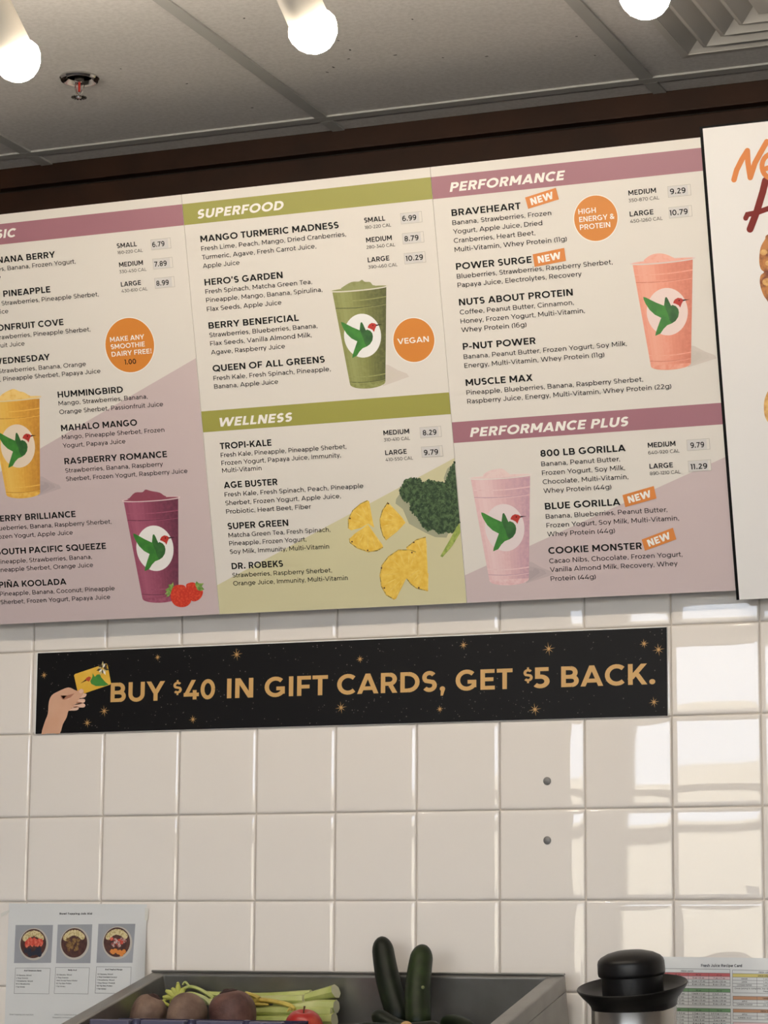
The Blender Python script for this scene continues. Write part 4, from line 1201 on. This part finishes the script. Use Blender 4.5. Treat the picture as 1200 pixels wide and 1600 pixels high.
for x0, x1, y1, y0, ttl, ls in BOXES:
    b = MB()
    rect_line(b, x0, x1, y0, y1, .5, RULE, sk=.03)
    write(b, ttl, (x0 + x1) / 2, y1 - 5.8, 2.3, .26, TINK, .4, anchor='c')
    for k, s in enumerate(ls): write(b, s, x0 + 2.6 - .16 * k, y1 - 14.2 - 5.15 * k, 2.2, .17, TINK, .4, width=min(len(s) * 1.72, 48))
    curl(b, AMT, .281, .136); b.build('recipe_box', JA)
GREYP = mat('print_photo_grey', (150, 152, 158), .4, noise=((172, 174, 180), 8, .35, .7))
BOWLW = mat('print_bowl_rim', (196, 190, 178), .4)
ACAI = mat('print_acai', (70, 40, 36), .4, noise=((96, 58, 48), 120, .4, .65))
BANA = mat('print_banana', (222, 206, 158), .4, noise=((190, 168, 112), 300, .45, .6))
STRW = mat('print_sliced_strawberry', (206, 74, 56), .4, noise=((228, 120, 96), 200, .45, .6))
BLUE = mat('print_blueberry', (44, 46, 60), .4)
GRAN = mat('print_granola', (150, 116, 66), .4, noise=((104, 72, 40), 260, .4, .62))
MANG = mat('print_mango', (226, 140, 62), .4)
COCO = mat('print_coconut', (206, 184, 176), .4, noise=((150, 70, 60), 260, .42, .6))
kr = random.Random(21)
def blob(b, x, y, r, m, off, sq=.8, n=10): flat(b, [(x + r * math.cos(a) * kr.uniform(.85, 1.1), y + r * sq * math.sin(a) * kr.uniform(.85, 1.1)) for a in [2 * math.pi * k / n for k in range(n)]], off, m)
for kind, q, cx, cy in (('berry', [(15.2, -39.3), (92.5, -39.2), (90.5, -106.6), (14.2, -107.6)], 54, -73.5), ('nut', [(102.1, -38.5), (172.5, -38.0), (170.6, -106.8), (100.7, -107.3)], 137.7, -72.0), ('mango', [(184.9, -37.2), (259.2, -37.0), (255.1, -105.6), (182.7, -106.1)], 224, -70.5)):
    b = MB()
    flat(b, q, .4, GREYP)
    flat(b, ring_pts(cx, cy, 29.8, 29, 40), .5, BOWLW)
    flat(b, ring_pts(cx - 1.0, cy + 1.0, 26.6, 26.2, 40), .6, ACAI)
    arcb = [(cx + 19 * math.cos(math.radians(a)) - 1, cy + 15 * math.sin(math.radians(a)) + 4) for a in range(30, 160, 14)]
    for k, (x, y) in enumerate(arcb): blob(b, x, y, 5.6, BANA, .7 + .01 * k, 1.0)
    if kind == 'berry':
        for k in range(9): blob(b, cx - 14 + 3.6 * k, cy + 3 + kr.uniform(-3, 3), 4.6, STRW, .85 + .01 * k, 1.5)
        for k in range(16): blob(b, cx + kr.uniform(-16, 16), cy - 14 + kr.uniform(-6, 6), 4.0, BLUE, 1.0 + .01 * k, 1.0)
    elif kind == 'nut':
        for k in range(22): blob(b, cx - 3 + kr.uniform(-13, 13), cy - 2 + kr.uniform(-11, 9), kr.uniform(2, 4.4), GRAN, .85 + .01 * k, .9)
    else:
        for k in range(16): blob(b, cx + kr.uniform(-14, 14), cy + 1 + kr.uniform(-7, 6), kr.uniform(2.6, 4.6), COCO if k % 3 else STRW, .85 + .01 * k, .9)
        for k in range(9): blob(b, cx - 11 + 3.2 * k + kr.uniform(-1, 1), cy - 16 + kr.uniform(-5, 4), 4.4, MANG, 1.05 + .01 * k, .95, 6)
    curl(b, AMT, .281, .136); tag(b.build('printed_photo', JA), {'berry': 'printed photo of a bowl with strawberries and blueberries', 'nut': 'printed photo of a bowl with banana and granola', 'mango': 'printed photo of a bowl with orange mango cubes'}[kind])
TAPE = mat('clear_tape', (226, 224, 216), .2)
b = MB(); flat(b, [(278, -8), (285, -10), (284, -30), (281, -32), (278, -30)], .7, TAPE); curl(b, AMT, .281, .136); b.build('tape', JA)
b = MB(); flat(b, [(-16, -18), (2, -12), (2, -16), (-15, -25)], .7, TAPE); b.build('tape', JA)

JC = thing('recipe_card', 'laminated recipe card with coloured tables behind the steel canister', 'recipe card', (1.2090, -0.0062, 1.2070))
AN = -.0068
b = MB(); sheet(b, -42, 238, -216, 0, AN); b.build('paper', JC)
RED = mat('table_red', (198, 96, 98), .4); PINKR = mat('table_pink', (228, 200, 202), .4); GRN = mat('table_green', (116, 158, 112), .4); YLW = mat('table_yellow', (216, 200, 116), .4); BRN = mat('table_brown', (198, 150, 116), .4)
def table(x0, cols, y0, rows, head, cells, title=None):
    """rows = heights from the top; head = (row index, colour)"""
    b = MB()
    ys = [y0]
    for h in rows: ys.append(ys[-1] - h)
    x1 = cols[-1]
    for k, c in head.items(): flat(b, [(x0, ys[k + 1]), (x1, ys[k + 1]), (x1, ys[k]), (x0, ys[k])], .3, c)
    for y in ys: flat(b, [(x0, y - .25), (x1, y - .25), (x1, y + .25), (x0, y + .25)], .4, RULE)
    for x in [x0] + list(cols):
        yt = ys[0] if x in (x0, x1) else ys[cells[0][3] if cells else 0]
        flat(b, [(x - .25, ys[-1]), (x + .25, ys[-1]), (x + .25, yt), (x - .25, yt)], .4, RULE)
    for s, x, k, _, w_ in cells:
        write(b, s, x, ys[k + 1] + 1.35, 2.3, w_, TINK, .5, width=len(s) * 1.75, anchor='c')
    ca, sa = math.cos(AN), math.sin(AN)
    b.v = [(x * ca - z * sa, y, x * sa + z * ca) for x, y, z in b.v]
    b.build('printed_table', JC)
cx = (-18, 17, 52, 87)
def grid(first, rows): return [(s, cx[c], first + r, first, .19) for r, row in enumerate(rows) for c, s in enumerate(row) if s]
h1 = [('12 oz', 17, 1, 1, .16), ('16 oz', 52, 1, 1, .16), ('24 oz', 87, 1, 1, .16)]
table(-38, (0, 34.6, 69.5, 105.2), -19.1, (6.2, 5.6, 5, 5.2, 5.2), {1: RED, 2: PINKR}, h1 + grid(2, [('APPLE', '4 oz = 6 oz', '5 oz = 6 oz', '7 oz = 7 oz'), ('ORANGE', '8 oz = 12 oz', '12 oz = 17 oz', '14 oz = 22 oz'), ('CARROT', '4 oz = 15 oz', '6 oz = 21 oz', '8 oz = 31 oz')]) + [('FRESH JUICES', 33, 0, 1, .18)])
h2 = [('12 oz', 17, 0, 0, .16), ('16 oz', 52, 0, 0, .16), ('24 oz', 87, 0, 0, .16)]
table(-38, (0, 34.6, 69.5, 105.4), -50.6, (5.6, 5.3, 5.3, 5.3, 5.3), {0: GRN}, h2 + grid(1, [('GINGER', '1 inch = 1 oz', '1 inch = 1 oz', '2 inch = 2 oz'), ('CELERY', '5 oz = 7 oz', '10 oz = 11 oz', '12 oz = 14 oz'), ('APPLE', '8 oz = 11 oz', '10 oz = 11 oz', '14 oz = 20 oz'), ('KALE', '5 oz = 11 oz', '5 oz = 12 oz', '9 oz = 21 oz')]))
table(-38, (0, 34.6, 69.5, 105.6), -82.4, (5.6, 5.3, 5.3, 5.3, 5.3, 5.3), {0: GRN}, h2 + grid(1, [('KALE', '2 Cup = 0.5 oz', '2 Cup = 1 oz', '2.5 Cup = 1.5 oz'), ('SPINACH', '1 Cup = 1 oz', '1 Cup = 1 oz', '1.5 Cup = 2 oz'), ('CELERY', '3 oz = 3 oz', '3 oz = 6 oz', '5 oz = 8 oz'), ('APPLE', '4 oz = 5 oz', '8 oz = 8 oz', '8 oz = 16 oz'), ('LEMON', '1 oz', '1 oz', '2 oz')]))
table(109.4, (149.9, 228), -20.0, (5.7, 5.6, 5.1, 5.1, 5.1, 10), {1: YLW}, [('GINGER', 129, 2, 2, .16), ('LEMON', 129, 3, 2, .16), ('CAYENNE PEPPER', 129, 4, 2, .16), ('1 oz', 164, 2, 2, .14), ('1 oz', 164, 3, 2, .14), ('Dash', 164, 4, 2, .14), ('FRESH JUICE SHOTS', 168, 0, 2, .18), ('LEMON GINGER', 162, 1, 2, .2)])
b = MB(); write(b, 'Once juicing is complete, top with', 112.5, -51.4, 2.2, .16, TINK, .5, width=60); write(b, 'Pepper', 160, -55.6, 2.2, .16, TINK, .5, width=12); b.build('sheet_text', JC)
table(109.8, (149.9, 228), -61.9, (5.5, 5.2, 5.0), {0: BRN}, [('APPLE', 129, 1, 0, .16), ('TURMERIC POWDER', 129, 2, 0, .16), ('TURMERIC', 166, 0, 0, .2), ('1 oz', 166, 1, 0, .14), ('1/4 tsp', 166, 2, 0, .14)])
table(109.8, (149.9, 228), -82.6, (5.3, 5.5, 5.6), {0: BRN}, [('APPLE', 129, 1, 1, .16), ('TURMERIC ROOT', 129, 2, 1, .16), ('FRESH TURMERIC', 168, 0, 1, .2), ('1 oz', 166, 1, 1, .14), ('1 oz', 166, 2, 1, .14)])
table(109.9, (228,), -103.6, (6, 6, 6), {0: PINKR, 1: PINKR}, [])
b = MB(); write(b, 'Fresh Juice Recipe Card', 56.5, -15.9, 4.4, .19, TINK, .5, u1=125.2); b.build('sheet_text', JC)

# ---------------------------------------------------------------- steel bin of produce
BT = math.radians(14.3)
BIN = thing('steel_bin', 'slanted open steel produce bin against the white tiled wall', 'bin', (0, -0.045, 1.176), (BT, 0, 0))
X0, X1, D_, H_ = .2805, 1.0445, .42, .125
ix0, ix1, iy0, iy1, fl = .307, 1.0135, -.012, -.398, -.085
STEELB = mat('bin_steel', (150, 148, 144), .32, metal=.8, noise=((134, 132, 128), 14, .35, .7), bump=(260, .12, .0004))
STEELI = STEELB
b = MB()
v = [(X0, 0, 0), (X1, 0, 0), (X1, -D_, 0), (X0, -D_, 0), (ix0, iy0, -.0015), (ix1, iy0, -.0015), (ix1, iy1, -.0015), (ix0, iy1, -.0015),
     (ix0 + .006, iy0 - .003, fl), (ix1 - .006, iy0 - .003, fl), (ix1 - .006, iy1 + .004, fl), (ix0 + .006, iy1 + .004, fl), (X0, 0, -H_), (X1, 0, -H_), (X1, -D_, -H_), (X0, -D_, -H_)]
f = [(0, 4, 5, 1), (1, 5, 6, 2), (2, 6, 7, 3), (3, 7, 4, 0), (4, 8, 9, 5), (5, 9, 10, 6), (6, 10, 11, 7), (7, 11, 8, 4), (8, 11, 10, 9), (0, 1, 13, 12), (1, 2, 14, 13), (2, 3, 15, 14), (3, 0, 12, 15), (12, 13, 14, 15)]
b.mesh(v, f, STEELB)
b.build('bin_body', BIN, bevel=.003)
b = MB(); b.box(X0, X1, -.004, -.0002, .0, .0035, STEELB); b.build('rear_lip', BIN, bevel=.001)
b = MB(); b.box(X1 - .0005, X1 + .0012, -.40, -.012, -.030, -.026, STEELB); b.build('side_fold', BIN)
b = MB(); b.box(.34, .98, -.11, -.06, -H_ - .07, -H_ - .001, STEELC); b.build('support_foot', BIN)

TRAYM = mat('navy_plastic', (62, 60, 84), .22)
TRAYE = mat('navy_plastic_rim', (96, 94, 116), .2)
TL, TR_ = (0.3053, -0.3300, 1.0981), (0.6660, -0.3300, 1.1030)
tray = thing('plastic_tray', 'dark navy plastic tray along the front of the steel bin', 'tray', (max(.319, TL[0]), -.240, TL[2] + .003), (math.radians(2), 0, 0))
wd = TR_[0] - max(.319, TL[0])
b = MB()
b.box(0, wd, -.10, 0, -.060, -.057, TRAYM); b.box(0, .003, -.10, 0, -.060, -.004, TRAYM); b.box(wd - .003, wd, -.10, 0, -.060, -.004, TRAYM); b.box(0, wd, -.003, 0, -.060, -.002, TRAYM); b.box(0, wd, -.10, -.097, -.060, -.004, TRAYM)
b.build('tray_body', tray)
for a, c in ((.0, .21), (.27, .50), (.56, .80), (.83, 1.0)):
    b = MB(); b.box(wd * a, wd * c, -.107, -.092, -.010, .0015, TRAYE); b.build('rim_panel', tray, bevel=.0025)
for a in (.24, .53, .815):
    b = MB(); b.lathe([(.0, .006), (.006, .005), (.008, .0), (.008, -.008), (0, -.008)], TRAYM, 18, origin=(wd * a, -.1, -.002)); b.build('latch', tray, smooth=True)

# vegetables -----------------------------------------------------
def nobbly(v, amt, sc, seed):
    """lumpy skin: moves points along their radius"""
    from mathutils import noise
    return [tuple(Vector(p) * (1 + amt * noise.noise(Vector(p) * sc + Vector((seed, seed * 2, 3))))) for p in v]
def round_thing(prof, m, seed, amt, sc, n=40):
    b = MB(); b.lathe(prof, m, n); b.v = nobbly(b.v, amt, sc, seed); return b
BEET = mat('beet_skin', (112, 78, 68), .6, noise=((76, 48, 44), 38, .35, .68), bump=(120, .5, .003))
BEETB = mat('beet_skin_brown', (134, 110, 94), .66, noise=((98, 74, 62), 30, .35, .68), bump=(120, .5, .003))
BCROWN = mat('beet_crown', (58, 36, 32), .75, bump=(200, .6, .003))
def beet(P, r, hgt, m, label, seed, lean, low=1.0):
    o = thing('beet', label, 'beet', P, (lean, .15, seed), group='beets in the steel bin')
    prof = [(0, -hgt * .62 * low)] + [(r * math.cos(a) ** .8, hgt * (.5 * math.sin(a) if a > 0 else .6 * low * math.sin(a))) for a in [math.radians(-80 + 10 * k) for k in range(17)]] + [(0, hgt * .49)]
    round_thing(prof, m, seed, .06, 26).build('root', o, smooth=True)
    b = round_thing([(0, -.004), (r * .40, -.003), (r * .38, .001), (r * .3, .002), (r * .2, .005), (0, .004)], BCROWN, seed + 4, .2, 90, 22)
    b.build('crown', o, loc=(0, 0, hgt * .475), smooth=True)
beet((0.3489, -0.1900, 1.1095), .0305, .056, BEETB, 'leftmost brown beet in the steel bin', 1.3, .35, 1.5)
beet((0.4225, -0.1900, 1.1104), .0335, .056, BEETB, 'middle greyish beet in the steel bin', 2.7, .6, 1.5)
beet((0.5047, -0.1900, 1.1125), .0395, .068, BEET, 'largest dark red beet, right of the two browner beets', 4.1, .15, 1.25)

CEL = mat('celery_green', (168, 178, 96), .4, noise=((196, 200, 128), 26, .35, .7), bump=(90, .3, .002))
CELP = mat('celery_pale', (206, 208, 150), .4, noise=((184, 192, 118), 22, .35, .7), bump=(90, .3, .002))
CELY = mat('celery_yellow', (216, 196, 100), .45, noise=((196, 168, 76), 50, .4, .7))
CELC = mat('celery_cut', (222, 220, 184), .5)
CE = thing('celery_bunch', 'pale green celery bunch lying behind the three beets', 'celery', (0.5000, -0.0850, 1.1219))
cb = Vector((0.5000, -0.0850, 1.1219))
def stalk(pts, rs, m, name='stalk', flatn=.75, n=14):
    pts = [Vector(p) - cb for p in pts]
    fine, fr = [], []
    for i in range(len(pts) - 1):
        for k in range(5):
            t = k / 5
            p0, p1, p2, p3 = pts[max(i - 1, 0)], pts[i], pts[i + 1], pts[min(i + 2, len(pts) - 1)]
            fine.append(.5 * (2 * p1 + (p2 - p0) * t + (2 * p0 - 5 * p1 + 4 * p2 - p3) * t * t + (3 * p1 - p0 - 3 * p2 + p3) * t ** 3))
            fr.append(rs[i] + (rs[i + 1] - rs[i]) * t)
    fine.append(pts[-1]); fr.append(rs[-1])
    b = MB(); b.tube(fine, fr, m, n, flatn)
    # ribs along the stalk
    for j in range(len(fine)):
        for k in range(n):
            q = Vector(b.v[j * n + k]); c = fine[j]
            b.v[j * n + k] = tuple(c + (q - c) * (1.0 if k % 2 else .93))
    if name == 'stalk' and rs[-1] > .008: b.m[-1] = b.slot(CELC)
    return b.build(name, CE, smooth=True)
stalk([(0.3977, -0.0700, 1.1392), (0.4929, -0.0700, 1.1358), (0.5973, -0.0700, 1.1412)], [.006, .008, .009], CEL)
stalk([(0.4003, -0.0850, 1.1251), (0.4999, -0.0850, 1.1295), (0.5909, -0.0850, 1.1316)], [.007, .009, .011], CELP)
stalk([(0.4178, -0.0900, 1.1058), (0.5288, -0.0950, 1.1116), (0.6486, -0.0950, 1.1099)], [.009, .012, .015], CEL)
stalk([(0.5316, -0.0750, 1.1200), (0.5995, -0.0750, 1.1359), (0.6466, -0.0800, 1.1460)], [.010, .012, .0155], CEL)
stalk([(0.5385, -0.0900, 1.1117), (0.6122, -0.0900, 1.1211), (0.6523, -0.0900, 1.1206)], [.010, .013, .015], CELP)
stalk([(0.4833, -0.1000, 1.0939), (0.5908, -0.1000, 1.0975), (0.6532, -0.1000, 1.0984)], [.011, .013, .016], CEL)
stalk([(0.4729, -0.1000, 1.1401), (0.5044, -0.1000, 1.1318), (0.5404, -0.1000, 1.1279), (0.5713, -0.1050, 1.1219), (0.5843, -0.1100, 1.1157)], [.002, .006, .005, .006, .003], CELY, 'leaf_stem')
stalk([(0.4896, -0.1050, 1.1425), (0.5138, -0.1050, 1.1330), (0.5044, -0.1050, 1.1243), (0.5332, -0.1050, 1.1225)], [.003, .006, .005, .002], CELY, 'leaf_stem')
for px in ((0.5701, -0.1100, 1.1113), (0.5760, -0.1100, 1.1135), (0.5832, -0.1100, 1.1114)): stalk([(0.5762, -0.1080, 1.1198), px], [.003, .0015], CELY, 'leaf_stem', n=8)
CELH = mat('celery_heart', (186, 190, 84), .45, noise=((208, 208, 112), 60, .35, .7), bump=(160, .5, .003))
b = MB()
hp = Vector((0.3571, -0.0950, 1.1334)) - cb
for k in range(11):
    a = 2 * math.pi * k / 11 + .3
    d = Vector((math.cos(a), -.45 + .25 * math.sin(2 * a), math.sin(a)))
    b.tube([hp, hp + d * .010, hp + d * (.017 + .004 * (k % 3))], [.008, .0065, .0022], CELH, 10)
b.build('heart', CE, smooth=True)
stalk([(0.3581, -0.0850, 1.1432), (0.3703, -0.0800, 1.1510), (0.3926, -0.0800, 1.1457), (0.4174, -0.0800, 1.1318)], [.005, .004, .0042, .005], CEL, 'leaf_stem')
stalk([(0.3554, -0.0750, 1.1541), (0.3603, -0.0750, 1.1585), (0.3691, -0.0750, 1.1498)], [.0022, .003, .003], CEL, 'leaf_stem')
stalk([(0.3620, -0.0900, 1.1356), (0.3804, -0.0900, 1.1391), (0.4050, -0.0900, 1.1317), (0.4175, -0.0900, 1.1210)], [.005, .0045, .005, .006], CELP, 'leaf_stem')
stalk([(0.3535, -0.1000, 1.1291), (0.3387, -0.1000, 1.1311), (0.3339, -0.1050, 1.1246), (0.3489, -0.1050, 1.1160), (0.3577, -0.1050, 1.1074)], [.004, .004, .004, .004, .004], CELH, 'leaf_stem')

APR = mat('apple_red', (176, 44, 40), .3, noise=((204, 96, 66), 26, .5, .75))
AP = thing('apple', 'red apple beside the celery in the steel bin', 'apple', (0.6393, -0.1970, 1.0872), (.25, -.1, .6))
prof = [(0, -.0235)] + [(.0325 * (math.sin(t) ** .85) * (1 + .03 * math.cos(t)), -.030 * math.cos(t) * (1 if math.sin(t) > .45 else .86 + .31 * math.sin(t))) for t in [math.radians(12 + 8 * k) for k in range(20)]] + [(0, .0215)]
round_thing(prof, APR, 3, .03, 20).build('fruit', AP, smooth=True)
b = MB(); b.tube([(0, 0, .020), (.001, 0, .028), (.003, .001, .036)], [.0012, .0012, .0018], mat('stem_brown', (90, 66, 40), .7), 8); b.build('stem', AP, smooth=True)

ZUC = mat('zucchini_skin', (27, 37, 17), .44, spec=.3, noise=((42, 56, 25), 34, .4, .7))
ZUC2 = mat('zucchini_skin_dark', (17, 23, 13), .44, spec=.3, noise=((26, 36, 19), 30, .4, .7))
ZTIP = mat('zucchini_scar', (122, 128, 84), .6)
def zucchini(A, B, r, label, m=ZUC, scar=None):
    A, B = Vector(A), Vector(B)
    o = thing('zucchini', label, 'zucchini', B, group='zucchini in the steel bin')
    ax = (A - B)
    L = ax.length
    side = ax.cross(Vector((0, 1, 0))).normalized()
    pts, rs = [], []
    for k in range(25):
        t = k / 24
        t2 = .5 - .5 * math.cos(math.pi * t)
        pts.append(ax * t2 + side * (.006 * math.sin(math.pi * t2)))
        e = min(1, max(0, (1 - t2) * L / (r * 1.25)))
        e0 = min(1, max(0, t2 * L / (r * 1.0)))
        rs.append(max(.0012, r * math.sqrt(max(0, 1 - (1 - e) ** 2)) * math.sqrt(max(.05, 1 - (1 - e0) ** 2)) * (1 - .14 * max(0, t2 - .55) / .45)))
    b = MB(); b.tube(pts, rs, m, 24); b.build('body', o, smooth=True)
    if scar:
        s = Vector(scar) - B
        b = MB(); b.lathe([(0, .0026), (.0028, .0015), (.003, -.001), (0, -.001)], ZTIP, 12, axis=(.5, -.85, .1), origin=s); b.build('scar', o, smooth=True)
zucchini((0.7234, -0.0660, 1.2376), (0.7811, -0.1120, 1.0898), .0205, 'left standing dark zucchini, taller of the two leaning on the wall', ZUC2)
zucchini((0.8077, -0.0850, 1.2238), (0.8303, -0.1620, 1.0832), .0215, 'right standing zucchini with a pale scar leaning on the wall', ZUC, scar=(0.8289, -0.1420, 1.1544))
zucchini((0.7671, -0.2050, 1.1139), (0.8425, -0.2220, 1.0825), .0160, 'zucchini with rounded end showing just below the left standing zucchini', ZUC2)
zucchini((0.7581, -0.2620, 1.0870), (0.9075, -0.2620, 1.0892), .0165, 'zucchini lying flat along the bottom picture edge', ZUC2)
zucchini((0.9249, -0.1550, 1.0824), (0.8539, -0.1120, 1.0951), .0145, 'zucchini sloping down to the right of the standing pair', ZUC2)
PT = thing('potato', 'small tan root top peeking up at the bottom edge below the zucchini', 'potato', (0.8601, -0.2950, 1.0901))
round_thing([(0, -.012)] + [(.012 * math.cos(a), .0125 * math.sin(a)) for a in [math.radians(-75 + 15 * k) for k in range(11)]] + [(0, .0125)], mat('tan_skin', (196, 160, 106), .6, noise=((170, 132, 84), 60, .4, .7)), 5, .06, 60, 20).build('tuber', PT, smooth=True)

# ---------------------------------------------------------------- steel canister
BLK = mat('black_plastic', (15, 14, 14), .38, spec=.35)
CST = mat('polished_steel', (176, 172, 166), .2, metal=1.0)
CN = thing('canister', 'steel canister with black flared lid in front of the recipe card', 'canister', (1.2390, -0.30, 0.95))
b = MB(); b.lathe([(0, 0), (.064, 0), (.0655, .003), (.0655, .180), (.064, .1835), (.063, .186), (0, .186)], CST, 64); b.build('body', CN, smooth=True)
LT = (-0.0, 0, 0)
lid = MB(); lid.lathe([(0, -.004), (.066, -.004), (.0668, .002), (.0700, .008), (.0790, .018), (.0845, .0255), (.0858, .0285), (.0848, .0300), (.0830, .0290), (.0760, .0215), (.0640, .0150), (.050, .0130), (0, .0130)], BLK, 64)
lo = lid.build('lid_flange', CN, loc=(0, 0, .1835), rot=(math.radians(11.5), math.radians(-2.0), 0), smooth=True)
b = MB(); b.lathe([(0, .010), (.0475, .010), (.0475, .043), (0, .043)], BLK, 56); b.build('lid_neck', lo, loc=(0, 0, .004), rot=(math.radians(-4.5), 0, 0), smooth=True)
b = MB(); b.lathe([(0, .040), (.0500, .040), (.0515, .0415), (.0522, .046), (.0518, .060), (.0505, .0645), (.046, .0690), (.036, .0740), (.022, .0775), (.010, .0786), (0, .0788)], BLK, 56); b.build('lid_cap', lo, loc=(0, 0, .004), rot=(math.radians(-4.5), 0, 0), smooth=True)
